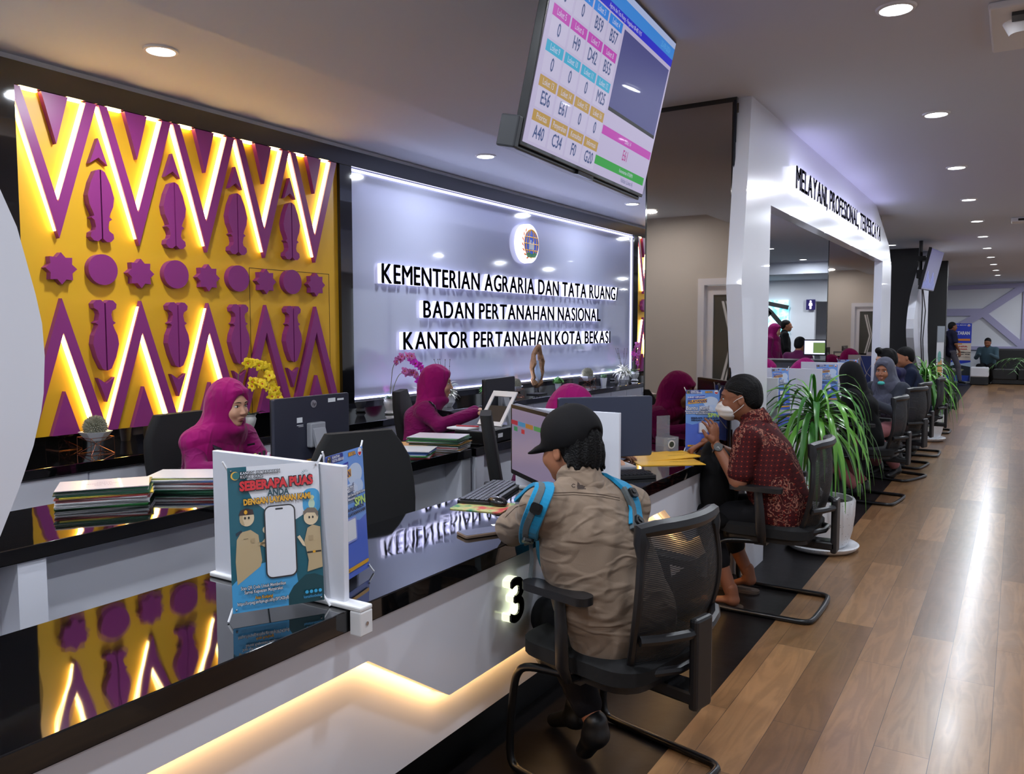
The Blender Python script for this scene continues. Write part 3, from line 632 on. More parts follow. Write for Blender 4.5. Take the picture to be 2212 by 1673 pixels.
def staff_chair(loc, rz, label):
    t = thing('office_chair', loc, label, 'chair', 'black upholstered staff chairs', rz)
    s = MB()
    s.add([p for zz, k in ((.42, .9), (.44, 1), (.49, 1), (.505, .92)) for p in [(a * k, b * k, zz) for a, b in rounded(.5, .48, .1, 5)]],
          [(i * 24 + k, i * 24 + (k + 1) % 24, (i + 1) * 24 + (k + 1) % 24, (i + 1) * 24 + k) for i in range(3) for k in range(24)] + [tuple(reversed(range(24))), tuple(72 + k for k in range(24))])
    s.build('seat', chf, t, smooth=True)
    b = MB(); n = 8; rows_ = []
    for j in range(n + 1):
        v = j / n; z = .50 + .50 * v; hw = .19 + .06 * math.sin(PI * min(1, .15 + v * .75)) - (.05 if j == n else .02 if j == n - 1 else 0); y = -.24 - .08 * v
        rows_.append([(a, y + bq, z) for a, bq in rounded(2 * hw, .06, .028, 3)])
    mm = len(rows_[0]); b.add([p for r_ in rows_ for p in r_], [(i * mm + k, i * mm + (k + 1) % mm, (i + 1) * mm + (k + 1) % mm, (i + 1) * mm + k) for i in range(n) for k in range(mm)] + [tuple(reversed(range(mm))), tuple(n * mm + k for k in range(mm))])
    b.build('backrest', chf, t, smooth=True)
    MB().box(-.03, .03, -.31, -.06, .40, .43).box(-.03, .03, -.33, -.29, .40, .62).build('back_bracket', chb, t, bevel=.008)
    for sx in (-1, 1):
        MB().tube([(sx * .22, 0, .43), (sx * .29, 0, .45), (sx * .30, -.06, .60), (sx * .295, -.10, .655), (sx * .29, .02, .668), (sx * .28, .12, .66)], .017, 8).build('armrest', chb, t, smooth=True)
    MB().lathe([(.03, .09), (.03, .30), (.02, .30), (.02, .42)], seg=12).build('gas_column', chb, t, smooth=True)
    st = MB()
    for k in range(5):
        a = 2 * PI * k / 5; st.tube([(0, 0, .11), (.15 * math.cos(a), .15 * math.sin(a), .10), (.29 * math.cos(a), .29 * math.sin(a), .07)], [.025, .022, .015], 6)
    st.build('star_base', chb, t, smooth=True)
    for k in range(5):
        a = 2 * PI * k / 5; MB().tube([(.29 * math.cos(a) - .02 * math.sin(a), .29 * math.sin(a) + .02 * math.cos(a), .03), (.29 * math.cos(a) + .02 * math.sin(a), .29 * math.sin(a) - .02 * math.cos(a), .03)], .03, 10).build('caster', chb, t, smooth=True)
    return t
so = staff_chair((-2.16, 2.54, 0), R(-112), 'empty black office chair behind the near counter')
dup(so, (-2.16, 3.80, 0), 'black office chair back beside the counter screen', R(-57))
dup(so, (-3.52, 2.78, 0), 'black office chair of the woman at the large rear facing monitor', R(-84))
dup(so, (-3.58, 4.78, 0), 'black office chair of the woman beside the white document stand', R(-62))
dup(so, (-2.3, 6.6, 0), 'black office chair inside the portal', R(-90)) 

# ================================================================== potted dracaenas
leafm = mat('leaf_green', (96, 156, 56), .32, noise=(3, .35), coat=.2); leafd = mat('leaf_dark', (58, 118, 44), .35, noise=(3, .3)); trunkm = mat('trunk', (150, 132, 104), .8, noise=(12, .3), bump=(40, .8))
def spk_mat():
    m = mat('speckled_pot', (228, 230, 234), .3); nt = m.node_tree; b = nt.nodes['Principled BSDF']; tc = nt.nodes.new('ShaderNodeTexCoord')
    vo = nt.nodes.new('ShaderNodeTexVoronoi'); vo.inputs['Scale'].default_value = 46; nt.links.new(tc.outputs['Object'], vo.inputs['Vector'])
    rp = nt.nodes.new('ShaderNodeValToRGB'); rp.color_ramp.interpolation = 'CONSTANT'; rp.color_ramp.elements[0].color = (.25, .24, .23, 1); rp.color_ramp.elements[1].position = .13; rp.color_ramp.elements[1].color = (*s2l((228, 230, 234)), 1)
    nt.links.new(vo.outputs['Distance'], rp.inputs[0]); nt.links.new(rp.outputs[0], b.inputs['Base Color']); return m
potm = spk_mat(); soil = mat('soil', (44, 36, 30), .9, bump=(60, .8))
def leaf(mb, base, az_, el, L, w_, droop, m=0, n=9):
    """an arching strap leaf with a fold along its middle"""
    p = Vector(base); d = Vector((math.cos(az_) * math.cos(el), math.sin(az_) * math.cos(el), math.sin(el))); side = Vector((-math.sin(az_), math.cos(az_), 0)); vs = []; st = L / n
    tw = random.uniform(-.5, .5)
    for i in range(n + 1):
        t = i / n; ww = w_ * (.45 + .55 * math.sin(PI * min(1, t * 1.15 + .1))) * (1 - t ** 5) + .0015
        s2 = (side + Vector((0, 0, tw * t * .6))).normalized(); up = d.cross(s2)
        vs += [p - s2 * ww, p - up * ww * .35, p + s2 * ww]
        d = (d + Vector((0, 0, -droop * st * (.6 + 2.6 * t)))).normalized(); p = p + d * st
    o = len(mb.v); mb.add(vs, [(3 * i + a, 3 * i + a + 1, 3 * i + a + 4, 3 * i + a + 3) for i in range(n) for a in (0, 1)], m)
def dracaena(loc, label, seed, s=1.0, lean=(.0, .0), hh=.90):
    random.seed(seed)
    t = thing('potted_dracaena', loc, label, 'plant')
    MB().lathe([(.15, 0), (.20, .004), (.225, .022), (.235, .040), (.225, .046), (.17, .03)], seg=40).build('saucer', potm, t, smooth=True)
    pt = MB().lathe([(.150, .031), (.172, .06), (.192, .14), (.203, .24), (.206, .335), (.198, .348), (.186, .345), (.182, .30)], seg=44).build('pot', potm, t, smooth=True)
    MB().lathe([(.001, .318), (.10, .320), (.182, .312), (.182, .305)], seg=24).build('soil', soil, t)
    tr = MB(); pts = [(-.06 + lean[0] * k / 6 + .008 * math.sin(k * 1.3), .02 + lean[1] * k / 6, .31 + (hh - .31) * k / 6) for k in range(7)]
    tr.tube(pts, [.040, .036, .035, .033, .032, .032, .028], 12); tr.build('trunk', trunkm, t, smooth=True)
    top = Vector(pts[-1]); nl = 84
    for k in range(nl):
        q = k / nl; az_ = k * 2.39996; el = R(68 - 98 * q ** 1.1) + random.uniform(-.1, .1); mb = MB()
        L_ = s * random.uniform(.44, .60) * (0.9 + .25 * math.sin(PI * q))
        ww_ = random.uniform(.012, .021) * (.5 if q < .12 else 1)
        leaf(mb, top + Vector((.012 * math.cos(az_), .012 * math.sin(az_), .10 - .17 * q)), az_, el, L_, ww_, random.uniform(3.0, 5.2) * (1.1 if q < .5 else .7), 0)
        mb.build('leaf', leafm if random.random() < .6 else leafd, t, smooth=True)
    return t
dracaena((-1.06, 5.58, 0), 'potted dracaena with drooping green leaves beside the batik shirt man', 3, 1.16, (-.01, .0), .86)
dracaena((-.98, 11.85, 0), 'farther potted dracaena behind the visitor chairs, at the aisle edge', 8, 1.25, (.02, 0), .80)

# ================================================================== folder stacks
def folder_stack(x, y, z, rz, cols_, w_, l_, label, group, top=None):
    random.seed(int(x * 1000)); zz = z + .0006; n = len(cols_)
    for i, c in enumerate(cols_):
        a = rz + R(random.uniform(-5, 5)); h = .0045 if i < n - 1 else .0028
        px, py = x + random.uniform(-.008, .008), y + random.uniform(-.008, .008)
        m = MB()
        m.box(-w_ / 2, w_ / 2, -l_ / 2, l_ / 2, 0, .0008, 0).box(-w_ / 2 + .003, w_ / 2 - .008, -l_ / 2 + .003, l_ / 2 - .003, .0009, h - .0009, 1).box(-w_ / 2, w_ / 2, -l_ / 2, l_ / 2, h - .0008, h, 0)
        o = m.build('paper_folder', [mat('folder_%d_%d_%d' % c, c, .35, coat=.3), mat('paper_white', (226, 226, 228), .7)], loc=(px, py, zz), rot=(0, 0, a))
        last = i == n - 1
        tag(o, (label + ', topmost') if last else 'folder inside ' + label.replace('folder ', ''), 'folder', group)
        zz += h + .0006
        if last and top:
            FM = Matrix.Translation((0, 0, h + .0004)) @ frame((0, 0, 0), top[1], top[2])
            for (tx, dy, sz) in top[0]:
                writing('folder_text', tx, sz, mat('print_ink', (120, 70, 110), .6), o, FM @ Matrix.Translation((0, 0, dy)))
GR, DG, YE, WH, RE, BL, OR = (34, 150, 60), (18, 92, 62), (214, 190, 60), (222, 222, 226), (168, 52, 58), (70, 120, 200), (226, 164, 60)
folder_stack(-3.08, 1.86, .76, R(-38), [GR, WH, WH, WH, WH, RE, WH, RE, YE, DG, DG, WH, DG, DG, (225, 214, 220)], .215, .33, 'folder stack at the left of the desk', 'folders of the left stack', ([('UNTUK', .03, .016), ('PEMOHON LOKET', 0, .016), ('NO. 6 (4)', -.03, .016)], (0, 1, 0), (-1, 0, 0)))
folder_stack(-3.03, 2.22, .76, R(-55), [DG, DG, DG, WH, RE, WH, WH, RE, WH, BL, WH, (196, 200, 70), WH], .215, .32, 'folder stack second from left on the desk', 'folders of the second stack')
folder_stack(-2.83, 3.42, .76, R(-62), [RE, WH, GR, WH, BL, WH, BL, (214, 216, 214)], .215, .31, 'folder stack low and wide near the desk front', 'folders of the low front stack')
folder_stack(-2.83, 3.74, .76, R(-72), [WH, OR, WH, RE, WH, WH, DG, OR, DG, WH, GR, DG, WH, GR, (222, 214, 222)], .215, .31, 'folder stack with green covers beside the document stand', 'folders of the green stack')
folder_stack(-2.98, 3.62, .76, R(-50), [WH, BL, WH, BL, WH, OR], .20, .26, 'folder stack with a yellow cover behind the green stack', 'folders of the yellow topped stack')

# ================================================================== monitors and desk things
def monitor(loc, rz, w_, h_, label, screen=None, base=.12, shell=(38, 40, 52), stand='tilt', neck=True):
    """screen faces +y"""
    t = thing('monitor', loc, label, 'monitor', None, rz); sh = mat('monitor_shell_%d' % shell[0], shell, .38)
    MB().prism([(a, b + base + h_ / 2) for a, b in rounded(w_, h_, .012, 3)], -.022, .0, 'y').build('housing', sh, t, bevel=.004)
    MB().prism([(a, b + base + h_ / 2) for a, b in rounded(w_ - .004, h_ - .004, .008, 3)], .0, .008, 'y').build('bezel', mat('monitor_bezel', (16, 16, 18), .3), t)
    MB().box(-w_ / 2 + .018, w_ / 2 - .018, .008, .0095, base + .022, base + h_ - .018).build('display', screen or mat('display_off', (30, 30, 40), .15, coat=.5), t)
    if neck:
        sm = mat('stand_grey', (150, 152, 160), .35)
        MB().box(-.05, .05, -.055, -.022, base + .06, base + .18).build('mount_plate', sm, t, bevel=.006)
        m = MB(); m.prism([(-.045, base + .16), (-.062, base + .15), (-.12, .01), (-.10, .006)], -.04, .04, 'x'); m.build('stand', sm, t)
        MB().prism(rounded(.24, .17, .02, 3, 0, -.06), 0.0005, .008, 'z').build('stand_foot', sm, t)
    return t
mo = monitor((-2.95, 2.85, .76), R(90), .50, .31, 'large dark monitor seen from behind, left of the centre', base=.055, shell=(42, 44, 58))
MB().prism(circ(.019), -.001, 0.001, 'y').build('brand_mark', mat('brand_silver', (170, 172, 180), .3, metal=.6), mo, loc=(0, -.024, .055 + .27))
writing('brand_text', 'hp', .026, mat('brand_dark', (20, 22, 28), .4), mo, Matrix.Translation((0, -.0262, .055 + .27)), shear=.3)
stk_ = mat('sticker_white', (222, 224, 228), .5)
MB().box(.10, .15, -.0235, -.022, .325, .345).build('sticker', stk_, mo); MB().box(.165, .21, -.0235, -.022, .33, .34).build('sticker', stk_, mo); MB().box(-.11, -.075, -.0235, -.022, .24, .265).box(-.11, -.07, -.0235, -.022, .226, .229).box(-.10, -.07, -.0235, -.022, .220, .222).build('sticker', stk_, mo)
cbl = MB()
for q in range(4): cbl.tube([(-.02 + .015 * q, -.03, .14), (-.03 + .02 * q, -.10 - .01 * q, .10), (.0 + .01 * q, -.11, .03), (.05, -.06, .02)], .0035, 5)
cbl.build('cable', blkm, mo)
m2 = monitor((-2.98, 4.60, .76), R(96), .44, .275, 'black monitor seen from behind, beside the white document stand', base=.09, shell=(26, 28, 36))
m3 = monitor((-1.77, 3.73, .76), R(48), .51, .31, 'slate monitor seen from behind at the batik shirt man\'s counter', base=.04, shell=(52, 58, 78))
MB().box(-.235, -.155, -.0235, -.022, .082, .122).build('sticker', mat('label_blue', (150, 178, 205), .4), m3)
MB().box(-.230, -.19, -.0245, -.0235, .086, .090).box(-.170, -.162, -.0245, -.0235, .086, .094).box(-.17, -.16, -.0245, -.0235, .1, .102).build('label_print', mat('label_ink', (30, 40, 60), .5), m3)
# screen in front of the divider, seen from the side; display with coloured bars
dsp = mat('display_mauve', (60, 50, 70), .25, emit=.33, ecol=(176, 160, 190))
m4 = monitor((-1.62, 2.765, .76), R(142), .50, .30, 'counter screen with coloured bars, to the left of the capped man', dsp, base=.075, shell=(20, 21, 24))
for k, (cx_, cz_, w2, c_) in enumerate(((.20, .30, .075, (190, 50, 70)), (.115, .30, .08, (70, 150, 200)), (.03, .30, .08, (190, 130, 50)), (.185, .275, .04, (60, 150, 100)), (.10, .272, .035, (200, 50, 60)), (-.06, .30, .08, (90, 160, 90)))):
    MB().box(cx_ - w2 / 2, cx_ + w2 / 2, .0096, .0102, cz_ - .009, cz_ + .009).build('screen_bar', mat('bar_%d' % k, tuple(v // 3 for v in c_), .3, emit=.4, ecol=c_), m4)
# keyboard + mouse + pad + phone + paper
kbm = mat('keyboard_black', (18, 18, 20), .4); keym = mat('key_cap', (34, 34, 38), .35)
def keyboard(loc, rz, label):
    t = thing('keyboard', loc, label, 'keyboard', None, rz)
    MB().prism(rounded(.44, .15, .012, 3), .0005, .016, 'z').build('keyboard_body', kbm, t, bevel=.002)
    m = MB()
    for j in range(6):
        for i in range(21): m.box(-.207 + .0199 * i, -.207 + .0199 * i + .016, .048 - .0205 * j, .048 - .0205 * j + .0165, .0162, .022)
    k_ = m.build('keys', keym, t); k_['kind'] = 'stuff'
    return t
keyboard((-1.845, 2.80, .76), R(105), 'black keyboard beside the capped man\'s left shoulder')
keyboard((-1.60, 3.40, .76), R(48), 'black keyboard below the slate monitor')
mp_ = MB().prism(rounded(.215, .175, .015, 4), 0, .003, 'z').build('mouse_pad', None or mat('mouse_pad_print', (60, 120, 90), .6), loc=(-1.745, 2.585, .7605), rot=(0, 0, R(12)))
nt = MATS['mouse_pad_print'].node_tree; tc = nt.nodes.new('ShaderNodeTexCoord'); no = nt.nodes.new('ShaderNodeTexNoise'); no.inputs['Scale'].default_value = 14; no.inputs['Detail'].default_value = 6
rp = nt.nodes.new('ShaderNodeValToRGB'); e = rp.color_ramp.elements; e[0].position = .35; e[0].color = (*s2l((40, 130, 90)), 1); e[1].position = .62; e[1].color = (*s2l((200, 70, 70)), 1); q = e.new(.5); q.color = (*s2l((190, 190, 120)), 1)
nt.links.new(tc.outputs['Object'], no.inputs['Vector']); nt.links.new(no.outputs['Fac'], rp.inputs[0]); nt.links.new(rp.outputs[0], nt.nodes['Principled BSDF'].inputs['Base Color'])
tag(mp_, 'colourful printed mouse pad on the counter', 'mouse pad')
ms = MB(); ms.ball((0, 0, .012), (.031, .052, .022), 16, 10); ms = ms.build('computer_mouse', mat('mouse_black', (14, 14, 16), .25), loc=(-1.705, 2.625, .7645), rot=(0, 0, R(70)), smooth=True); tag(ms, 'black computer mouse on the printed pad', 'mouse')
ph = thing('smartphone', (-1.512, 2.232, .7605), 'dark smartphone lying on the counter', 'phone', None, R(-28))
MB().prism(rounded(.078, .158, .011, 4), .0005, .011, 'z').build('phone_body', mat('phone_rim', (120, 100, 86), .35), ph, bevel=.002); MB().prism(rounded(.072, .152, .009, 4), .011, .0118, 'z').build('phone_screen', mat('phone_glass', (40, 42, 50), .12, coat=1), ph)
pp = MB().add([(0, 0, .001), (.12, .02, .002), (.13, .10, .004), (.05, .11, .014), (.01, .06, .006)], [(0, 1, 2, 3, 4)]).build('paper_sheet', mat('paper_white', (226, 226, 228), .7), loc=(-1.56, 2.36, .760), rot=(0, 0, R(-50))); sm_ = pp.modifiers.new('s', 'SOLIDIFY'); sm_.thickness = .0006
tag(pp, 'small white slip of paper on the counter by the man\'s elbow', 'paper')
# yellow folders on counter 4
yf = mat('manila_yellow', (232, 176, 44), .5)
for k, (x, y, a, z, lb) in enumerate(((-1.53, 3.98, -52, .7606, 'yellow folder lying nearest on the counter by the batik man'), (-1.60, 4.13, -40, .765, 'yellow folder lying askew behind the front one'))):
    f = MB().box(-.115, .115, -.17, .17, 0, .0012).box(-.112, .115, -.165, .17, .0014, .0024).prism([(-.115, .10), (-.135, .09), (-.135, -.02), (-.115, -.03)], 0, .0012, 'z').build('paper_folder', yf, loc=(x, y, z), rot=(R(1.5) * k, 0, R(a))); tag(f, lb, 'folder', 'yellow folders on the counter')
    FM = Matrix.Translation((0, 0, .003)) @ frame((0, 0, 0), (0, -1, 0), (1, 0, 0)); writing('folder_text', 'NOMOR BERKAS', .014, blkm, f, FM @ Matrix.Translation((-.06, 0, .02))); writing('folder_text', 'Kantor Pertanahan', .011, blkm, f, FM @ Matrix.Translation((-.06, 0, -.0)))
# acrylic box
acr = mat('acrylic', (225, 232, 238), .05, alpha=.16, coat=1)
ab = thing('acrylic_box', (-1.665, 4.33, .76), 'small clear acrylic box with a round emblem beside the blue poster', 'box', None, R(58))
def shell_(x0, x1, y0, y1, z0, z1, t_=.003):
    m = MB(); m.box(x0, x1, y0, y0 + t_, z0, z1).box(x0, x1, y1 - t_, y1, z0, z1).box(x0, x0 + t_, y0 + t_, y1 - t_, z0, z1).box(x1 - t_, x1, y0 + t_, y1 - t_, z0, z1); return m
shell_(-.05, .05, -.04, .04, .001, .085).build('box_walls', acr, ab); MB().box(-.045, .045, .036, .039, .085, .20).build('back_plate', acr, ab)
MB().prism(circ(.024), -.0425, -.041, 'y').build('round_emblem', mat('sticker_white', (222, 224, 228), .5), ab, loc=(0, 0, .045)); MB().prism(circ(.016), -.0435, -.0425, 'y').build('emblem_print', mat('emblem_dark', (60, 70, 60), .5), ab, loc=(0, 0, .045))
writing('box_text', 'KEMENTERIAN', .008, stk_, ab, Matrix.Translation((0, -.0422, .078)))
# document stand and printer at the second desk
pr_ = thing('printer', (-2.78, 4.13, .76), 'flat black printer with a white label on the desk front', 'printer', None, R(4))
MB().box(-.11, .11, -.17, .19, .001, .085).build('printer_body', mat('printer_black', (14, 14, 16), .3), pr_, bevel=.008); MB().box(.111, .1115, -.02, .04, .03, .055).build('sticker', stk_, pr_); MB().box(.111, .1125, -.07, -.045, .035, .045).build('sticker', mat('stand_grey', (150, 152, 160), .35), pr_)
ds = thing('document_stand', (-2.80, 4.22, .847), 'white tilted frame like document stand on the black printer', 'stand', None, R(-8))
A = Matrix.Rotation(R(-38), 4, 'X'); m = MB(); m.M = A
m.box(-.10, .10, -.004, .004, .0, .03).box(-.10, -.075, -.004, .004, .03, .22).box(.075, .10, -.004, .004, .03, .22).box(-.10, .10, -.004, .004, .22, .26).build('stand_frame', rim, ds)
m = MB(); m.M = A; m.box(-.07, .07, .0, .003, .0, .15).build('stand_plate', blkm, ds)
np_ = thing('paper_pad', (-2.86, 4.02, .8465), 'white paper pad with a red pen on the black printer', 'paper'); MB().prism(rounded(.16, .13, .01, 3), 0, .008, 'z').build('pad', stk_, np_); MB().tube([(-.05, .0, .014), (.09, .04, .013)], .005, 6).build('pen', mat('pen_red', (170, 20, 40), .3), np_)
# pen cup by the first woman
pc = thing('pen_cup', (-2.90, 2.50, .76), 'cup of pens and a highlighter beside the woman at the first desk', 'pen holder')
MB().lathe([(.036, .001), (.038, .002), (.040, .095), (.037, .095), (.034, .01)], seg=20).build('cup', blkm, pc, smooth=True)
for k, c in enumerate(((150, 120, 180), (225, 225, 230), (30, 30, 34), (225, 228, 230), (190, 205, 120), (30, 30, 34))):
    a = k * 1.05; MB().tube([(.015 * math.cos(a), .015 * math.sin(a), .01), (.03 * math.cos(a), .03 * math.sin(a), .12 + .008 * (k % 3))], .0065, 8).build('pen', mat('pen_%d' % c[0], c, .4), pc, smooth=True)

# ================================================================== credenza ornaments
bough = mat('grey_green_ball', (140, 138, 120), .8, noise=(40, .5)); coppr = mat('copper_wire', (196, 132, 104), .25, metal=1); potw = mat('white_ceramic', (222, 224, 230), .3)
def twig_ball(mb, c, r, n=420):
    mb.ball(c, r * .72, 14, 10)
    for k in range(n):
        z = 1 - 2 * (k + .5) / n; a = k * 2.39996; q = math.sqrt(1 - z * z); d = Vector((q * math.cos(a), q * math.sin(a), z)); p = Vector(c) + d * r * .68
        s_ = d.orthogonal().normalized() * .0075 * (r / .06); s2 = d.cross(s_); e_ = p + d * r * .36 + s_ * random.uniform(-1, 1)
        mb.add([p - s_, p + s2, p + s_, p - s2, e_], [(0, 1, 4), (1, 2, 4), (2, 3, 4), (3, 0, 4)])
def ball_planter(loc, label, s=1.0, stand=True):
    t = thing('ball_planter', loc, label, 'planter', 'ball shaped plants in white bowls'); zb = .075 * s if stand else 0.001
    if stand:
        m = MB(); a = .068 * s
        B_ = [(a, a, .002), (-a, a, .002), (-a, -a, .002), (a, -a, .002)]; T_ = [(x * .98, y * .98, zb + .02 * s) for x, y, _ in B_]; c_ = (0, 0, .055 * s)
        for i in range(4):
            m.tube([B_[i], B_[(i + 1) % 4]], .0016 * s, 5); m.tube([T_[i], T_[(i + 1) % 4]], .0016 * s, 5); m.tube([B_[i], T_[i]], .0016 * s, 5); m.tube([B_[i], c_], .0016 * s, 5); m.tube([T_[i], c_], .0016 * s, 5)
        m.build('wire_stand', coppr, t)
    MB().lathe([(.045 * s, zb), (.088 * s, zb + .05 * s), (.082 * s, zb + .05 * s), (.05 * s, zb + .02 * s)], seg=6).build('bowl', potw, t)
    m = MB(); twig_ball(m, (0, 0, zb + .075 * s), .066 * s); m.build('plant_ball', bough, t)
    return t
ball_planter((-4.33, 2.57, .76), 'grey green ball plant in a white bowl on a copper wire stand, at the left')
ball_planter((-4.33, 7.02, .76), 'ball plant mostly hidden behind the black monitor', .9)
ball_planter((-4.33, 8.64, .76), 'grey ball plant in a white bowl on a wire stand, right of the driftwood', 1.1)
grn = mat('bush_green', (80, 140, 60), .6, noise=(30, .4)); cac = mat('cactus_green', (62, 96, 62), .6)
def small_pot(loc, label, kind, s=1.0):
    t = thing('small_potted_plant', loc, label, 'plant', 'small plants in white pots')
    if kind == 'square': MB().lathe([(.030 * s, .001), (.042 * s, .085 * s), (.037 * s, .085 * s), (.03 * s, .07 * s)], seg=4).build('pot', potw, t)
    else: MB().lathe([(.026 * s, .001), (.034 * s, .075 * s), (.036 * s, .075 * s), (.036 * s, .082 * s), (.031 * s, .082 * s), (.028 * s, .06 * s)], seg=20).build('pot', potw, t, smooth=True)
    m = MB()
    if kind == 'bush':
        for k in range(120):
            a = k * 2.4; q = (k + .5) / 120; rr = .058 * s * math.sqrt(q); zc = .09 * s + .05 * s * (1 - q) + random.uniform(-.01, .012)
            c = Vector((rr * math.cos(a), rr * math.sin(a), zc)); u_ = Vector((math.cos(a * 3), math.sin(a * 3), .4)).normalized() * .013 * s; w2 = Vector((-u_.y, u_.x, .3 * .01)) * .6
            m.add([c - u_, c + w2, c + u_ + Vector((0, 0, .006)), c - w2], [(0, 1, 2, 3)])
        m.ball((0, 0, .085 * s), (.035 * s, .035 * s, .03 * s)); m.build('foliage', grn, t)
    else:
        m2_ = []; seg = 32
        for i in range(9):
            th_ = PI * i / 8; rr = math.sin(th_) * .034 * s
            m2_.append([(rr * (1 + .10 * math.cos(8 * 2 * PI * k / seg)) * math.cos(2 * PI * k / seg), rr * (1 + .10 * math.cos(8 * 2 * PI * k / seg)) * math.sin(2 * PI * k / seg), .098 * s - .030 * s * math.cos(th_)) for k in range(seg)])
        m.add([p for r_ in m2_ for p in r_], [(i * seg + k, i * seg + (k + 1) % seg, (i + 1) * seg + (k + 1) % seg, (i + 1) * seg + k) for i in range(8) for k in range(seg)]); m.build('cactus', cac, t, smooth=True)
    return t
small_pot((-4.30, 2.97, .76), 'small round cactus in a white pot, left of the first woman', 'cactus')
small_pot((-4.30, 6.42, .76), 'small green bush in a white pot, left of the black monitor', 'bush', 1.1)
small_pot((-4.35, 7.95, .76), 'small green bush beside the driftwood ornament', 'bush', 1.05)
small_pot((-4.30, 9.02, .76), 'small cactus in a square white pot under the letters', 'square', 1.15)
small_pot((-4.36, 9.82, .76), 'small green plant beside the white feather bouquet', 'bush', 1.2)
# driftwood ornament
dw = thing('driftwood_ornament', (-4.32, 7.43, .76), 'driftwood ring ornament holding a glass vase', 'ornament')
random.seed(4); m = MB()
MB().box(-.07, .07, -.10, .10, .001, .012).build('base_plate', blkm, dw); m_ = MB()
for yy in (-.06, 0, .06): m_.tube([(0, yy, .012), (0, yy, .10)], .003, 6)
m_.build('rod', mat('chrome', (200, 200, 205), .15, metal=1), dw)
pts = []
for k in range(25):
    a = -PI / 2 + 2 * PI * k / 25; ry, rz_ = .095, .20
    pts.append((random.uniform(-.012, .012), ry * math.cos(a) * (1 - .35 * max(0, math.sin(a))) + random.uniform(-.012, .012), .30 + rz_ * math.sin(a) + random.uniform(-.01, .01)))
m.tube(pts, [random.uniform(.022, .038) for _ in pts], 7, closed=True)
for k in range(6): p = Vector(pts[4 * k]); m.tube([p, p + Vector((.02, random.uniform(-.04, .04), random.uniform(-.02, .05)))], [.016, .004], 5)
m.build('driftwood', mat('driftwood', (140, 104, 72), .85, noise=(14, .5), bump=(30, 1)), dw)
MB().lathe([(.02, .12), (.042, .17), (.046, .22), (.03, .28), (.022, .34), (.026, .36), (.022, .36), (.018, .34), (.026, .28), (.04, .22), (.036, .175), (.001, .14)], seg=20).build('glass_vase', mat('vase_glass', (190, 210, 230), .05, alpha=.45, coat=1), dw, smooth=True)
# orchids
def orchid(loc, label, stems, col, col2, vase=True, s=1.0, potc=(206, 204, 200)):
    t = thing('orchid', loc, label, 'plant')
    if vase: MB().lathe([(.035 * s, .001), (.045 * s, .01), (.030 * s, .03), (.045 * s, .07), (.052 * s, .10), (.045 * s, .115), (.052 * s, .13), (.044 * s, .13), (.04 * s, .1)], seg=24).build('vase', mat('vase_%d' % potc[0], potc, .4), t, smooth=True)
    z0 = .11 * s; sm = MB(); fl = []
    for pts_ in stems:
        P = [Vector(p) for p in pts_]; cv = []
        for i in range(len(P) - 1):
            for q in range(6): cv.append(P[i].lerp(P[i + 1], q / 6))
        for _ in range(3): cv = [cv[0]] + [(cv[i - 1] + cv[i] * 2 + cv[i + 1]) / 4 for i in range(1, len(cv) - 1)] + [cv[-1]]
        sm.tube(cv, .0028, 5); n = len(cv)
        for k in range(int(n * .42), n, 2): fl.append((cv[k] + Vector((random.uniform(0, .03), random.uniform(-.015, .015), random.uniform(-.015, .015))), k / n))
    sm.build('stem', mat('orchid_stem', (96, 100, 60), .6), t)
    for c, q in fl:
        m = MB(); ax_ = Vector((1, random.uniform(-.7, .3), random.uniform(-.3, .4))).normalized(); u_ = ax_.orthogonal().normalized(); w2 = ax_.cross(u_); r0 = random.uniform(.030, .038) * s
        for k in range(5):
            a = 2 * PI * k / 5 + random.uniform(-.1, .1); d = u_ * math.cos(a) + w2 * math.sin(a); sd = ax_.cross(d); wd = (.62 if k in (1, 4) else .40)
            m.add([c, c + d * r0 * .5 + sd * r0 * wd + ax_ * .006, c + d * r0 * 1.05 + sd * r0 * wd * .5, c + d * r0 * 1.15 + ax_ * .003, c + d * r0 * 1.05 - sd * r0 * wd * .5, c + d * r0 * .5 - sd * r0 * wd + ax_ * .006], [(0, 1, 2, 3, 4, 5)], 0)
        m.ball(tuple(c + ax_ * .006), .006 * s, 6, 4, 1)
        m.build('blossom', [mat('petal_%d_%d' % (col[0], col[1]) if q < .72 or col2 is None else 'petal_%d_%d' % (col2[0], col2[1]), col if q < .72 or col2 is None else col2, .55), mat('orchid_lip', (200, 90, 50), .5)], t)
    lf = MB()
    for k in range(5): leaf(lf, (0, 0, z0), k * 1.3, R(35), .13 * s, .02 * s, 4, 0, 6)
    lf.build('leaves', mat('leaf_dark2', (30, 66, 40), .4), t, smooth=True)
    return t
random.seed(11)
orchid((-4.30, 3.60, .76), 'yellow orchid arching behind the first woman', [[(0, 0, .10), (0, -.06, .28), (0, -.08, .40), (.02, -.01, .47), (.03, .08, .46), (.04, .14, .38), (.05, .19, .25), (.05, .21, .14)], [(0, 0, .10), (0, -.03, .24), (.02, .0, .33), (.03, .06, .35), (.04, .12, .31), (.05, .17, .22)]], (240, 206, 24), None)
orchid((-4.33, 5.06, .76), 'pink and purple orchid in a grey vase, left of the second woman', [[(0, 0, .11), (0, .02, .26), (0, .04, .38), (0, .10, .45), (.02, .20, .47), (.02, .30, .42), (.03, .36, .34)], [(0, .01, .11), (0, .06, .24), (0, .12, .32), (0, .22, .34), (.02, .30, .30), (.03, .34, .22), (.03, .36, .16)]], (178, 90, 150), (206, 40, 190), s=1.0)
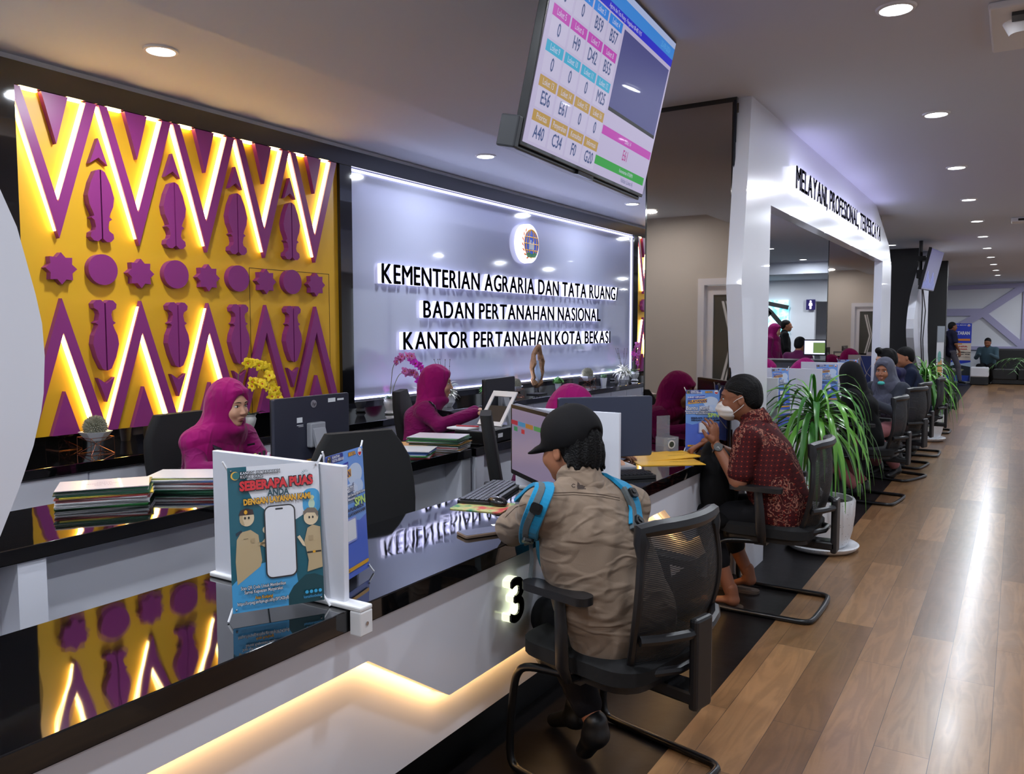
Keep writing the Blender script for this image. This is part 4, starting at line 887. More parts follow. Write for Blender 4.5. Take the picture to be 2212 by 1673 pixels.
orchid((-4.32, 10.02, .76), 'pink orchid in a white footed vase at the end of the lettered wall', [[(0, 0, .11), (0, -.05, .24), (0, -.08, .36), (0, -.02, .46), (0, .06, .50)], [(0, 0, .11), (0, .03, .22), (0, .08, .34), (0, .05, .44)]], (190, 70, 170), (214, 120, 200), s=1.15, potc=(222, 222, 224))
# feather bouquets
fea = mat('feather_white', (236, 236, 226), .8)
def bouquet(loc, label, s=1.0):
    t = thing('feather_bouquet', loc, label, 'bouquet', 'white feather bouquets'); random.seed(9)
    MB().lathe([(.05 * s, .001), (.075 * s, .04 * s), (.07 * s, .085 * s), (.045 * s, .11 * s), (.04 * s, .105 * s), (.05 * s, .08 * s)], seg=8).build('vase', potw, t)
    m = MB()
    for k in range(120):
        a = k * 2.4; el = R(random.uniform(-5, 80)); leaf(m, (0, 0, .105 * s), a, el, random.uniform(.07, .15) * s, .017 * s, 7, 0, 5)
    m.build('feathers', fea, t, smooth=True)
    m = MB()
    for k in range(5):
        a = random.uniform(0, 6.28); p = Vector((0, 0, .11 * s)); pts_ = [p]
        for q in range(5): p = p + Vector((.012 * math.cos(a), .028 * math.sin(a) + random.uniform(-.012, .012), .055)) * s; pts_.append(p)
        m.tube(pts_, .002, 4); [m.ball(tuple(pts_[q]), .005, 5, 4) for q in (3, 4, 5)]
    m.build('twigs', mat('twig', (86, 84, 76), .8), t)
    return t
bouquet((-4.31, 9.62, .76), 'white feather bouquet in a faceted vase near the end of the wall', 1.15)
bouquet((-4.31, 5.80, .76), 'white feather bouquet behind the second woman', 1.1)
jr = thing('jar', (-4.30, 3.13, .76), 'small beige jar behind the first woman\'s chair', 'jar'); MB().lathe([(.03, .001), (.034, .02), (.034, .10), (.028, .115), (.024, .11)], seg=16).build('jar_body', mat('jar_beige', (190, 170, 136), .6), jr, smooth=True); MB().lathe([(.010, .115), (.014, .15), (.002, .16)], seg=8).build('sprig', grn, jr)
# ================================================================== people: signed distance shapes turned into one surface
def V3(*a): return np.array(a, float)
class SD:
    def __init__(s): s.p = []
    def _a(s, kind, lo, hi, fn, k, op): s.p.append((kind, np.array(lo), np.array(hi), fn, k, op)); return s
    def cone(s, a, b, ra, rb, k=.02, op='u', sq=None):
        """tapered capsule; sq = (direction, factor) flattens it along a direction"""
        a = V3(*a); b = V3(*b); ab = b - a; L2 = max(1e-9, ab @ ab); R_ = max(ra, rb) * (1.0 if sq is None else max(1, sq[1]))
        def fn(P):
            q = P - a
            if sq is not None:
                n = V3(*sq[0]); n = n / np.linalg.norm(n); comp = q @ n; abn = ab @ n; t0 = np.clip((q @ ab) / L2, 0, 1)
                off = comp - t0 * abn; q = q + (off * (1 / sq[1] - 1))[..., None] * n
            t = np.clip((q @ ab) / L2, 0, 1); d = np.linalg.norm(q - t[..., None] * ab, axis=-1) - (ra + (rb - ra) * t)
            return d * (min(1, sq[1]) if sq is not None else 1)
        return s._a('c', np.minimum(a, b) - R_, np.maximum(a, b) + R_, fn, k, op)
    def ell(s, c, r, k=.02, op='u', rot=None):
        c = V3(*c); r = V3(*r); M = np.array(rot.to_3x3()).T if rot is not None else np.eye(3)
        def fn(P):
            q = (P - c) @ M.T; k0 = np.linalg.norm(q / r, axis=-1); k1 = np.linalg.norm(q / (r * r), axis=-1); return k0 * (k0 - 1) / np.maximum(k1, 1e-6)
        R_ = max(r) if rot is not None else r
        return s._a('e', c - R_, c + R_, fn, k, op)
    def xf(s, M):
        """apply a rigid transform (mathutils) to all shapes added so far"""
        A = np.array(M)[:3, :3]; t = np.array(M)[:3, 3]; Ai = A.T; out = []
        for (kd, lo, hi, fn, k, op) in s.p:
            cs = np.array([[x, y, z] for x in (lo[0], hi[0]) for y in (lo[1], hi[1]) for z in (lo[2], hi[2])]) @ A.T + t
            out.append((kd, cs.min(0), cs.max(0), (lambda P, fn=fn: fn((P - t) @ Ai.T)), k, op))
        s.p = out; return s
    def merge(s, o): s.p += o.p; return s
    def mesh(s, h, disp=None, clip=None):
        us = [p for p in s.p if p[5] == 'u']; lo = np.min([p[1] for p in us], 0) - 2.5 * h - .012; hi = np.max([p[2] for p in us], 0) + 2.5 * h + .012
        n = np.ceil((hi - lo) / h).astype(int) + 1; D = np.full(n, .08, np.float32)
        ax_ = [lo[i] + h * np.arange(n[i]) for i in range(3)]
        for (kd, a, b, fn, k, op) in s.p:
            m = k + 3 * h; i0 = np.clip(((a - m - lo) / h).astype(int), 0, n - 1); i1 = np.clip(((b + m - lo) / h).astype(int) + 2, 0, n)
            if (i1 <= i0).any(): continue
            sl = tuple(slice(i0[i], i1[i]) for i in range(3))
            P = np.stack(np.meshgrid(*[ax_[i][sl[i]] for i in range(3)], indexing='ij'), -1); d = fn(P).astype(np.float32); c = D[sl]
            if op == 'u':
                hh = np.clip(.5 + .5 * (c - d) / k, 0, 1); D[sl] = c * (1 - hh) + d * hh - k * hh * (1 - hh)
            else:
                d = -d; hh = np.clip(.5 - .5 * (c - d) / k, 0, 1); D[sl] = c * (1 - hh) + d * hh + k * hh * (1 - hh)
        if disp is not None or clip is not None:
            P = np.stack(np.meshgrid(*ax_, indexing='ij'), -1)
            if disp is not None: near = np.abs(D) < .05; D[near] += disp(P[near]).astype(np.float32)
            if clip is not None: D = np.maximum(D, clip(P).astype(np.float32))
        return nets(D, lo, h)
def nets(D, lo, h):
    S = D < 0; n = np.array(D.shape); C = n - 1; acc = np.zeros((*C, 3), np.float32); cnt = np.zeros(C, np.float32)
    def sub(A, o): return A[o[0]:o[0] + C[0], o[1]:o[1] + C[1], o[2]:o[2] + C[2]]
    for ax_ in range(3):
        for a in (0, 1):
            for b in (0, 1):
                o0 = [0, 0, 0]; oth = [i for i in range(3) if i != ax_]; o0[oth[0]] = a; o0[oth[1]] = b; o1 = list(o0); o1[ax_] = 1
                s0, s1 = sub(S, o0), sub(S, o1); m = s0 != s1
                if not m.any(): continue
                d0 = sub(D, o0)[m]; d1 = sub(D, o1)[m]; t = d0 / (d0 - d1); p = np.zeros((len(t), 3), np.float32); p[:, oth[0]] = a; p[:, oth[1]] = b; p[:, ax_] = t
                acc[m] += p; cnt[m] += 1
    act = cnt > 0; idx = -np.ones(C, np.int64); idx[act] = np.arange(act.sum()); ijk = np.argwhere(act)
    V = (ijk + acc[act] / cnt[act][:, None]) * h + lo; F = []
    for ax_ in range(3):
        oth = [(ax_ + 1) % 3, (ax_ + 2) % 3]; s0 = [slice(None)] * 3; s1 = [slice(None)] * 3; s0[ax_] = slice(0, -1); s1[ax_] = slice(1, None)
        m = S[tuple(s0)] != S[tuple(s1)]; e = np.argwhere(m); e = e[(e[:, oth[0]] > 0) & (e[:, oth[1]] > 0) & (e[:, oth[0]] < C[oth[0]]) & (e[:, oth[1]] < C[oth[1]])]
        if not len(e): continue
        ins = S[tuple(e.T)]; q = []
        for (da, db) in ((-1, -1), (0, -1), (0, 0), (-1, 0)):
            f = e.copy(); f[:, oth[0]] += da; f[:, oth[1]] += db; q.append(idx[tuple(f.T)])
        q = np.stack(q, 1); q[~ins] = q[~ins][:, ::-1]; q = q[(q >= 0).all(1)]; F.append(q)
    return V, np.concatenate(F) if F else np.zeros((0, 4), int)
def put(name, VF, mtl, parent):
    V, F = VF
    if not isinstance(VF, list): pass
    me = bpy.data.meshes.new(name); nv = len(V); nf = len(F)
    me.vertices.add(nv); me.vertices.foreach_set('co', np.asarray(V, np.float32).ravel()); me.loops.add(nf * 4); me.polygons.add(nf)
    me.loops.foreach_set('vertex_index', np.asarray(F, np.int32).ravel()); me.polygons.foreach_set('loop_start', np.arange(0, nf * 4, 4, dtype=np.int32)); me.polygons.foreach_set('loop_total', np.full(nf, 4, np.int32))
    me.update(); me.validate(); me.polygons.foreach_set('use_smooth', [True] * len(me.polygons)); me.materials.append(mtl)
    o = bpy.data.objects.new(name, me); sc.collection.objects.link(o); o.parent = parent; return o
def joinVF(*L):
    V = []; F = []; o = 0
    for v, f in L: V.append(v); F.append(f + o); o += len(v)
    return np.concatenate(V), np.concatenate(F)
def head_sd(fem=False):
    """origin between the ears at eye height, facing +y"""
    s = SD(); fw_ = .066 if fem else .069
    s.ell((0, -.018, .035), (.075, .095, .088), .01).ell((0, .026, -.016), (fw_, .070, .090), .03).ell((0, .012, -.052), (.056 if fem else .062, .066, .058), .03).ell((0, .066, -.094), (.017 if fem else .022, .017, .014), .03)
    s.cone((0, -.03, -.05), (0, -.045, -.13), .050, .054, .03)
    s.ell((0, .082, .028), (.044, .010, .010), .02)
    ns = .82 if fem else 1.0
    s.cone((0, .092, .006), (0, .096 + .018 * ns, -.028), .0066 * ns, .0100 * ns, .012).ell((-.0105 * ns, .103, -.033), (.0075 * ns, .008, .006), .008).ell((.0105 * ns, .103, -.033), (.0075 * ns, .008, .006), .008)
    for sx in (-1, 1):
        s.ell((sx * .034, .074, -.030), (.022, .018, .020), .025); s.ell((sx * .031, .104, .005), (.018, .016, .011), .012, 's')
        s.ell((sx * .079, -.008, -.008), (.007, .018, .030), .006); s.ell((sx * .088, -.004, -.004), (.006, .010, .018), .006, 's')
    s.ell((0, .090, -.0625), (.020, .010, .0055), .010).ell((0, .089, -.0710), (.017, .010, .0060), .008); s.cone((-.020, .101, -.0668), (.020, .101, -.0668), .0016, .0016, .003, 's')
    return s
_heads = {}
def head_mesh(fem, h):
    k = (fem, round(h, 4))
    if k not in _heads:
        V, F = head_sd(fem).mesh(h); from mathutils.bvhtree import BVHTree as BT
        _heads[k] = (V, F, BT.FromPolygons([Vector(v) for v in V], [tuple(int(i) for i in f) for f in F]))
    return _heads[k]
skinA = mat('skin_light', (206, 156, 128), .5, spec=.35); skinB = mat('skin_tan', (158, 104, 76), .5, spec=.35); skinC = mat('skin_brown', (134, 84, 60), .5, spec=.35)
hairm = mat('hair_black', (10, 9, 10), .6, spec=.2, bump=(160, .6)); eyew = mat('eye_white', (210, 206, 200), .3); eyed = mat('eye_dark', (24, 14, 10), .15); lipm = mat('lip', (112, 28, 40), .4); lipn = mat('lip_plain', (140, 78, 66), .5)
def face_bits(t, M, lip, fem=False):
    bv = head_mesh(fem, .0035)[2]
    def on(x, z, off=0.0):
        h_ = bv.ray_cast(Vector((x, .3, z)), Vector((0, -1, 0))); return h_[0] + Vector((0, off, 0)) if h_[0] else Vector((x, .09, z))
    for sx in (-1, 1):
        c = on(sx * .031, .005); c.y -= .0072
        m = MB(); m.M = M; m.ball(tuple(c), (.0140, .0125, .0080), 16, 10); e = m.build('eye', eyew, t, smooth=True)
        m = MB(); m.M = M; m.ball((c.x, c.y + .0082, c.z), (.0060, .0050, .0066), 12, 8); m.build('iris', eyed, e, smooth=True)
        m = MB(); m.M = M; m.tube([on(sx * (.0165 + .0145 * k / 5 * 2), .006 + .0068 * math.sin(PI * k / 5), .0004) for k in range(6)], [.0007, .0013, .0017, .0017, .0014, .0008], 6); m.build('eyelid', eyed, e)
        m = MB(); m.M = M; m.tube([on(sx * (.012 + .038 * k / 6), .0235 + .0065 * math.sin(PI * (.15 + .75 * k / 6)), .0002) for k in range(7)], [.0016, .0024, .0026, .0025, .0021, .0015, .0007], 6); m.build('eyebrow', hairm, t)
    m = MB(); m.M = M; m.tube([on(-.0215 + .043 * k / 8, -.0625 + .0012 * math.cos(PI * (k - 4) / 4), -.0012) for k in range(9)], [.0008, .0024, .0034, .0036, .0034, .0036, .0034, .0024, .0008], 6); m.tube([on(-.019 + .038 * k / 8, -.0712 + .0022 * (abs(k - 4) / 4) ** 2, -.0014) for k in range(9)], [.0008, .0028, .0040, .0046, .0048, .0046, .0040, .0028, .0008], 6); m.build('lips', lip, t, smooth=True)
def hand_sd(w, d, palm_n, curl=.5, s=1.0, spread=.0, side=1):
    """w wrist, d direction of the fingers, palm_n normal of the palm (palm side), side +1 thumb on the right of d x n"""
    w = Vector(w); d = Vector(d).normalized(); n = Vector(palm_n); n = (n - d * n.dot(d)).normalized(); r_ = d.cross(n) * side; S = SD()
    c = w + d * .045 * s
    S.cone(w, w + d * .075 * s, .026 * s, .034 * s, .01, sq=(tuple(n), .45))
    for i, (off, L_) in enumerate(((.026, .072), (.009, .082), (-.009, .076), (-.026, .060))):
        b = w + d * .078 * s + r_ * off * s; dd = (d + r_ * spread * (1.5 - i) * .5).normalized(); p = b - d * .02 * s; segs = (.45, .30, .25); a = 0
        for j, f in enumerate(segs):
            a += curl * (.55 + .35 * j); q = p + (dd * math.cos(a) + n * math.sin(a)) * L_ * f * s * (1.25 if j == 0 else 1); S.cone(p, q, (.0085 - .001 * j) * s, (.0078 - .001 * j) * s, .004); p = q
    b = w + d * .028 * s + r_ * .026 * s; q = b + (d * .6 + r_ * .75 + n * .25).normalized() * .038 * s; S.cone(b, q, .014 * s, .010 * s, .012); S.cone(q, q + (d * .9 + r_ * .25 + n * (.2 + curl * .5)).normalized() * .032 * s, .010 * s, .0078 * s, .005)
    return S
def HM(pos, yaw=0, pitch=0, roll=0, s=1.0):
    return Matrix.Translation(Vector(pos)) @ Euler((R(pitch), R(roll), R(yaw)), 'XYZ').to_matrix().to_4x4() @ Matrix.Scale(s, 4)
def rigid(M):
    l, r, s = M.decompose(); return Matrix.Translation(l) @ r.to_matrix().to_4x4()
def hair_sd(kind='short'):
    s = SD(); s.ell((0, -.020, .042), (.080, .099, .086), .02).ell((0, -.06, -.015), (.066, .058, .06), .03)
    s.ell((0, .088, -.02), (.078, .062, .085), .012, 's')
    s.ell((-.090, .01, -.03), (.022, .030, .045), .01, 's').ell((.090, .01, -.03), (.022, .030, .045), .01, 's')
    if kind == 'quiff': s.cone((-.05, .05, .115), (.05, .05, .115), .034, .034, .02)
    return s
def hijab_sd(mode='long', drape=.20):
    s = SD(); s.ell((0, -.020, .034), (.090, .114, .104), .02).ell((0, -.045, -.05), (.092, .104, .11), .05).ell((0, .008, -.115), (.074, .078, .045), .05)
    s.cone((-.040, .066, .082), (.040, .066, .082), .011, .011, .02)
    s.ell((0, .116, -.018), (.066, .080, .096), .008, 's')
    return s
def ridge(x): return 1 - 2 * np.abs(np.sin(x)) ** .6
def folds(amp=.004, f=55, seed=0.0):
    return lambda P: amp * (ridge(P[:, 0] * f * .35 + 3 * np.sin(P[:, 2] * 7 + seed) + P[:, 2] * 9) * .45 + ridge((P[:, 2] * f * .35 + P[:, 1] * f * .3) + 2.5 * np.sin(P[:, 0] * 12 + seed)) * .45)

def person(loc, rz, label, J, top, skin, h=.007, legs=None, headwear=None, head=None, sleeve='long', lip=None, group=None, hands=(None, None), shoes=None, waist_w=.0, hd=None, face=True, female=False, dispf=None, scale=1.0, neckline=True, extra_top=None):
    t = thing('person', loc, label, 'person', group, rz); t.scale = (scale,) * 3
    J = {k: Vector(v) for k, v in J.items()}
    M = HM(*head) if head else HM(J['head']); Mr = rigid(M)
    bw = .165 if female else .185
    # clothes: torso and sleeves
    T = SD(); pel, chest, neck = J['pelvis'], J['chest'], J['neck']; fw = J.get('fwd', Vector((0, 1, 0)))
    across = (J['shR'] - J['shL']).normalized(); fz = across.cross((neck - pel).normalized()).normalized()
    T.cone(pel, (pel + chest) / 2, bw + waist_w, bw - .015 + waist_w, .05, sq=(tuple(fz), .70)).cone((pel + chest) / 2, chest, bw - .015 + waist_w, bw - .01, .05, sq=(tuple(fz), .66))
    T.cone(chest, neck - Vector((0, 0, .055)), bw - .015, .085, .06, sq=(tuple(fz), .66))
    T.cone(J['shL'], J['shR'], .060, .060, .05)
    if female: T.ell(chest + fz * .075 + Vector((0, 0, -.01)), (.115, .06, .07), .05)
    T.cone(neck - Vector((0, 0, .07)), neck - Vector((0, 0, .02)), .070, .060, .03)
    for sd_ in 'LR':
        a, b, c = J['sh' + sd_], J['el' + sd_], J['wr' + sd_]
        if sleeve == 'long': T.cone(a, b, .060, .050, .03).cone(b, c - (c - b).normalized() * .01, .050, .036, .02)
        else: e = a + (b - a) * .78; T.cone(a, e, .064, .062, .02)
    if extra_top: extra_top(T)
    o = put('shirt' if sleeve != 'long' else 'jacket', T.mesh(h, dispf or folds(.0035, 48, loc[1])), top, t)
    # the body: head, neck, arms and hands
    B = SD(); hv, hf, _ = head_mesh(female, .0035 if face else (.006 if h < .009 else .009)); Mn = np.array(M); body = [((hv @ Mn[:3, :3].T + Mn[:3, 3]), hf)]
    B.cone(neck - Vector((0, 0, .05)), Mr @ Vector((0, -.035, -.06)), .052, .050, .02).cone(pel, chest, bw - .04, bw - .04, .03, sq=(tuple(fz), .6)).cone(chest, neck - Vector((0, 0, .05)), bw - .05, .05, .03, sq=(tuple(fz), .55))
    for sd_ in 'LR':
        a, b, c = J['sh' + sd_], J['el' + sd_], J['wr' + sd_]; B.cone(a, b, .045, .038, .02).cone(b, c, .039, .025, .02)
        hp = hands[0 if sd_ == 'L' else 1]
        if hp:
            hd_ = hand_sd(c, hp[0], hp[1], hp[2], 1.0, hp[3] if len(hp) > 3 else 0, 1 if sd_ == 'L' else -1); body.append(hd_.mesh(max(.0032, h * .5)))
    if legs:
        for sd_ in 'LR': B.cone(J['hip' + sd_], J['kn' + sd_], .07, .05, .02).cone(J['kn' + sd_], J['an' + sd_], .048, .033, .02)
        if shoes in (None, 'sandal'):
            for sd_ in 'LR':
                a = J['an' + sd_]; tp = J['to' + sd_]; q = SD(); q.cone(a + Vector((0, 0, .02)), a + Vector((0, -.012, -.04)), .034, .033, .02); q.cone(a + (tp - a) * .0 + Vector((0, 0, -.04)), tp, .032, .024, .02, sq=((0, 0, 1), .6)); dn = (tp - a); dn.z = 0; dn.normalize(); rt = Vector((dn.y, -dn.x, 0))
                for i in range(5): b0 = tp + rt * (.026 - .012 * i) * (1 if sd_ == 'L' else -1); q.cone(b0 - dn * .02, b0 + dn * (.022 - .004 * i), .010 - .001 * i, .009 - .0012 * i, .004)
                body.append(q.mesh(.004))
    body.append(B.mesh(h)); put('body', joinVF(*body), skin, t)
    if legs:
        Lg = SD(); Lg.cone(J['hipL'], J['hipR'], .095, .095, .05).cone(pel - Vector((0, 0, .02)), pel + Vector((0, 0, .02)), .13, .13, .05, sq=(tuple(fz), .7))
        for sd_ in 'LR': k_ = legs[1]; a = J['kn' + sd_] + (J['an' + sd_] - J['kn' + sd_]) * k_; Lg.cone(J['hip' + sd_], J['kn' + sd_], .085, .066, .03).cone(J['kn' + sd_], a, .064, .052, .02)
        put('trousers', Lg.mesh(h, folds(.003, 40, 2)), legs[0], t)
        if shoes and shoes != 'sandal':
            for sd_ in 'LR':
                a = J['an' + sd_]; tp = J['to' + sd_]; dn = (tp - a).normalized(); q = SD(); q.cone(a + Vector((0, 0, -.03)), tp, .042, .032, .02, sq=((0, 0, 1), .75)).cone(a + Vector((0, 0, .01)), a + Vector((0, 0, -.03)), .040, .043, .02)
                so_ = put('shoe', q.mesh(.006), shoes, t)
                pass
    if face: face_bits(t, M, lip or lipn, female)
    return t, Mr, M, J, fz
# ================================================================== the people in the hall
def cloth(name, rgb, **kw): return mat(name, rgb, kw.pop('rough', .85), spec=.2, sheen=(.12 if sum(rgb) > 150 else 0), bump=kw.pop('bump', (420, .10)), **kw)
def wrinkled(name, rgb, sc_=(5, 5, 11), st=.5):
    m = cloth(name, rgb); nt = m.node_tree; N = nt.nodes; L = nt.links; b = N['Principled BSDF']; tc = N.new('ShaderNodeTexCoord'); prev = None
    for k, (an, off) in enumerate(((28, 0), (-24, 3.7), (8, 8.1))):
        mp = N.new('ShaderNodeMapping'); mp.inputs['Rotation'].default_value = (R(an * .6), R(an), 0); mp.inputs['Scale'].default_value = sc_; mp.inputs['Location'].default_value = (off, off, off); L.new(tc.outputs['Object'], mp.inputs[0])
        n = N.new('ShaderNodeTexNoise'); n.inputs['Scale'].default_value = 1.0; n.inputs['Detail'].default_value = 1.5; n.inputs['Distortion'].default_value = .4; L.new(mp.outputs[0], n.inputs[0])
        a = N.new('ShaderNodeMath'); a.operation = 'SUBTRACT'; a.inputs[1].default_value = .5; L.new(n.outputs['Fac'], a.inputs[0]); c = N.new('ShaderNodeMath'); c.operation = 'ABSOLUTE'; L.new(a.outputs[0], c.inputs[0])
        d = N.new('ShaderNodeMapRange'); d.inputs['From Max'].default_value = .07; d.inputs['To Min'].default_value = 1; d.inputs['To Max'].default_value = 0; d.interpolation_type = 'SMOOTHSTEP'; L.new(c.outputs[0], d.inputs[0])
        if prev is None: prev = d.outputs[0]
        else: q = N.new('ShaderNodeMath'); q.operation = 'ADD'; L.new(prev, q.inputs[0]); L.new(d.outputs[0], q.inputs[1]); prev = q.outputs[0]
    bp = N.new('ShaderNodeBump'); bp.inputs['Strength'].default_value = st; bp.inputs['Distance'].default_value = .006; L.new(prev, bp.inputs['Height']); old = b.inputs['Normal'].links[0].from_socket if b.inputs['Normal'].links else None
    if old: L.new(old, bp.inputs['Normal'])
    L.new(bp.outputs[0], b.inputs['Normal']); return m
tan = wrinkled('tan_cotton', (128, 110, 94)); blackc = cloth('black_cloth', (15, 15, 17)); magc = wrinkled('magenta_satin', (148, 8, 98), (8, 8, 3.4), .42); magj = wrinkled('magenta_jacket', (126, 12, 88), (7, 7, 14), .35)
navy = cloth('navy_cloth', (28, 26, 62)); greyc = wrinkled('grey_scarf', (82, 84, 98), (8, 8, 3.4), .4); charc = cloth('charcoal_cloth', (52, 56, 66))
def sitting(dx=0, lean=.10, sway=0, z0=.50, sh=.19, nz=.99, knee=(.42, .48), feet=((.10, 0), (.10, 0)), elL=None, wrL=None, elR=None, wrR=None, headf=.06, hz=.13):
    n = (sway, lean, nz)
    J = dict(pelvis=(dx, -.05, z0 + .04), chest=((dx + sway) / 2 + sway * .25, lean * .45, z0 + .30), neck=n, shL=(sway - sh, lean - .01, nz - .075), shR=(sway + sh, lean - .01, nz - .085),
             elL=elL or (sway - sh - .05, lean + .12, nz - .30), elR=elR or (sway + sh + .05, lean + .12, nz - .30), wrL=wrL or (sway - .12, lean + .33, nz - .20), wrR=wrR or (sway + .12, lean + .33, nz - .20),
             hipL=(dx - .09, .0, z0 + .0), hipR=(dx + .09, .0, z0 + .0), knL=(-.12, knee[0], knee[1]), knR=(.12, knee[0], knee[1]),
             anL=(-.10, feet[0][1], feet[0][0]), anR=(.10, feet[1][1], feet[1][0]), toL=(-.10, feet[0][1] + .12, .03), toR=(.10, feet[1][1] + .12, .03), head=(sway, lean + headf, nz + hz))
    return J
# ---- man in the tan jacket and black cap
J = sitting(dx=-.04, lean=.07, sway=-.105, sh=.185, nz=.975, knee=(.30, .47), feet=((.11, .10), (.10, .16)), elL=(-.262, .225, .80), wrL=(-.07, .44, .785), elR=(.20, .16, .73), wrR=(.10, .42, .785), headf=.055, hz=.100)
J['shL'] = (-.285, .055, .905); J['shR'] = (.085, .035, .868); J['toL'] = (-.045, .105, .035); J['anL'] = (-.055, .045, .15); J['anR'] = (.02, .22, .12); J['toR'] = (.02, .33, .035); J['knL'] = (-.05, .28, .45); J['hipL'] = (-.07, .0, .50)
t, Mr, M, JJ, fz = person((-1.07, 2.37, 0), R(70), 'person in a tan jacket and black cap with blue backpack straps, seen from behind', J, tan, skinB, h=.006, legs=(cloth('dark_trousers', (26, 26, 32)), .80), head=((-.098, .130, 1.062), 6, -9, 0, .93), hands=(((.8, .5, -.1), (0, 0, -1), .35), ((-.5, .8, 0), (0, 0, -1), .4)), shoes=mat('black_leather', (18, 18, 20), .4), face=False, waist_w=.016,
                           dispf=lambda P: .0030 * np.sin(P[:, 2] * 24 + 2.6 * np.sin(P[:, 0] * 12) + P[:, 0] * 12) * np.clip((.86 - P[:, 2]) * 7, .1, 1) + .0022 * np.sin(P[:, 2] * 46 - P[:, 0] * 38 + 2 * np.sin(P[:, 0] * 25)) + .003 * np.sin(P[:, 1] * 42 + P[:, 2] * 30) * (P[:, 1] > .05))
# collar, yoke seam and back print
nk = JJ['neck']; C_ = SD(); C_.cone((-.108, .064, .942), (-.104, .084, .985), .078, .073, .01); C_.cone((-.104, .095, .94), (-.102, .125, 1.09), .060, .072, .006, 's'); C_.ell((-.10, .10, 1.14), (.2, .2, .098), .006, 's'); put('collar', C_.mesh(.004), tan, t)
def on_back(P_, obj, off=.003):
    """drop points given as (x, z) onto the back of a mesh (towards -y)"""
    from mathutils.bvhtree import BVHTree
    me = obj.data; bv = BVHTree.FromPolygons([v.co for v in me.vertices], [tuple(p.vertices) for p in me.polygons]); out = []
    for x, z in P_:
        h_ = bv.ray_cast(Vector((x, -1, z)), Vector((0, 1, 0)))
        out.append((h_[0] + h_[1] * off) if h_[0] else Vector((x, 0, z)))
    return out
jk = [c for c in t.children if c.name.startswith('jacket')][0]
seam = mat('seam_dark', (84, 68, 56), .9); ink_ = mat('print_brown', (58, 46, 42), .9)
from mathutils.bvhtree import BVHTree
jbv = BVHTree.FromPolygons([v.co for v in jk.data.vertices], [tuple(p.vertices) for p in jk.data.polygons])
TM = Matrix.Translation((-1.07, 2.37, 0)) @ Matrix.Rotation(R(70), 4, 'Z'); TI = TM.inverted()
def on_jacket(px, py):
    """point of the jacket surface seen at a place of the photograph, with its normal"""
    a, b = (px - 1106) / 1750, -(py - 836.5) / 1750; d = Vector((-math.sin(YAW) * (math.cos(PITCH) + b * math.sin(PITCH)) + math.cos(YAW) * a, math.cos(YAW) * (math.cos(PITCH) + b * math.sin(PITCH)) + math.sin(YAW) * a, -math.sin(PITCH) + b * math.cos(PITCH)))
    h_ = jbv.ray_cast(TI @ Vector((0, 0, 1.45)), (TI.to_3x3() @ d).normalized()); return (h_[0], h_[1]) if h_[0] else (None, None)
def line_on(pts, off, r_, mb):
    out = []
    for i in range(len(pts) - 1):
        for q in range(6):
            p, n_ = on_jacket(pts[i][0] + (pts[i + 1][0] - pts[i][0]) * q / 6, pts[i][1] + (pts[i + 1][1] - pts[i][1]) * q / 6)
            if p: out.append(p + n_ * off)
    if len(out) > 2: mb.tube(out, r_, 5)
    return mb
sm2 = MB(); line_on([(1188, 1066), (1240, 1064), (1300, 1069), (1346, 1078)], .0004, .0014, sm2); line_on([(1188, 1071), (1240, 1069), (1300, 1074), (1346, 1083)], .0004, .0010, sm2); line_on([(1092, 1118), (1115, 1096), (1140, 1088)], .0004, .0013, sm2); line_on([(1150, 1180), (1152, 1260), (1150, 1340)], .0004, .0010, sm2); sm2.build('yoke_seam', seam, t)
pb = MB()
def patch(x0, x1, y0, y1, sk=0):
    q = [on_jacket(a_, b_ + 9) for a_, b_ in ((x0, y1), (x1, y1), (x1 + sk, y0), (x0 + sk, y0))]
    if all(v[0] for v in q): pb.add([v[0] + v[1] * .0012 for v in q], [(0, 1, 2, 3)])
for k in range(9): patch(1245.5 - k * .35 + 3, 1251 - k * .35 + 3, 1026 + 2.2 * k, 1027.5 + 2.2 * k)
patch(1256, 1262, 1028, 1029.4); patch(1255, 1260, 1032, 1033.4)
for k in range(3): patch(1251 - k, 1265 - 1.5 * k, 1039.5 + 2.6 * k, 1041.2 + 2.6 * k)
for k in range(7): patch(1247 + 2.7 * k, 1249 + 2.7 * k, 1046.5, 1048.6)
g_ = [on_jacket(1239 + 4 * math.cos(R(40 + 28 * i)), 1050 - 3.4 * math.sin(R(40 + 28 * i))) for i in range(11)]; g_ = [v[0] + v[1] * .0008 for v in g_ if v[0]]
if len(g_) > 2: pb.tube(g_, .0010, 4)
pb.build('back_print', ink_, t)
# hair and cap
HH = hair_sd(); HH.ell((0, -.078, -.035), (.060, .03, .034), .02)
for k in range(11): a = -1.25 + .25 * k; HH.cone((.066 * math.sin(a), -.030 - .056 * math.cos(a), -.03), (.082 * math.sin(a), -.036 - .070 * math.cos(a), -.052 - .010 * (k % 3) - (.034 if k > 8 else 0)), .017, .003, .010)
put('hair', HH.xf(Mr).mesh(.0045, lambda P: .0022 * np.sin(P[:, 0] * 260) + .0018 * np.sin(P[:, 1] * 300)), hairm, t)
CP = SD(); CP.ell((0, -.020, .050), (.090, .110, .094), .01); CP.ell((0, -.02, -.055), (.2, .2, .062), .006, 's')
CP.ell((0, -.135, .018), (.034, .05, .030), .008, 's'); CP.cone((-.036, .08, .022), (.036, .08, .022), .028, .028, .02, sq=((0, 0, 1), .35)).cone((-.03, .11, .012), (.03, .11, .012), .036, .036, .015, sq=((0, 0, 1), .16))
CP.ell((0, -.02, .145), (.006, .006, .003), .004)
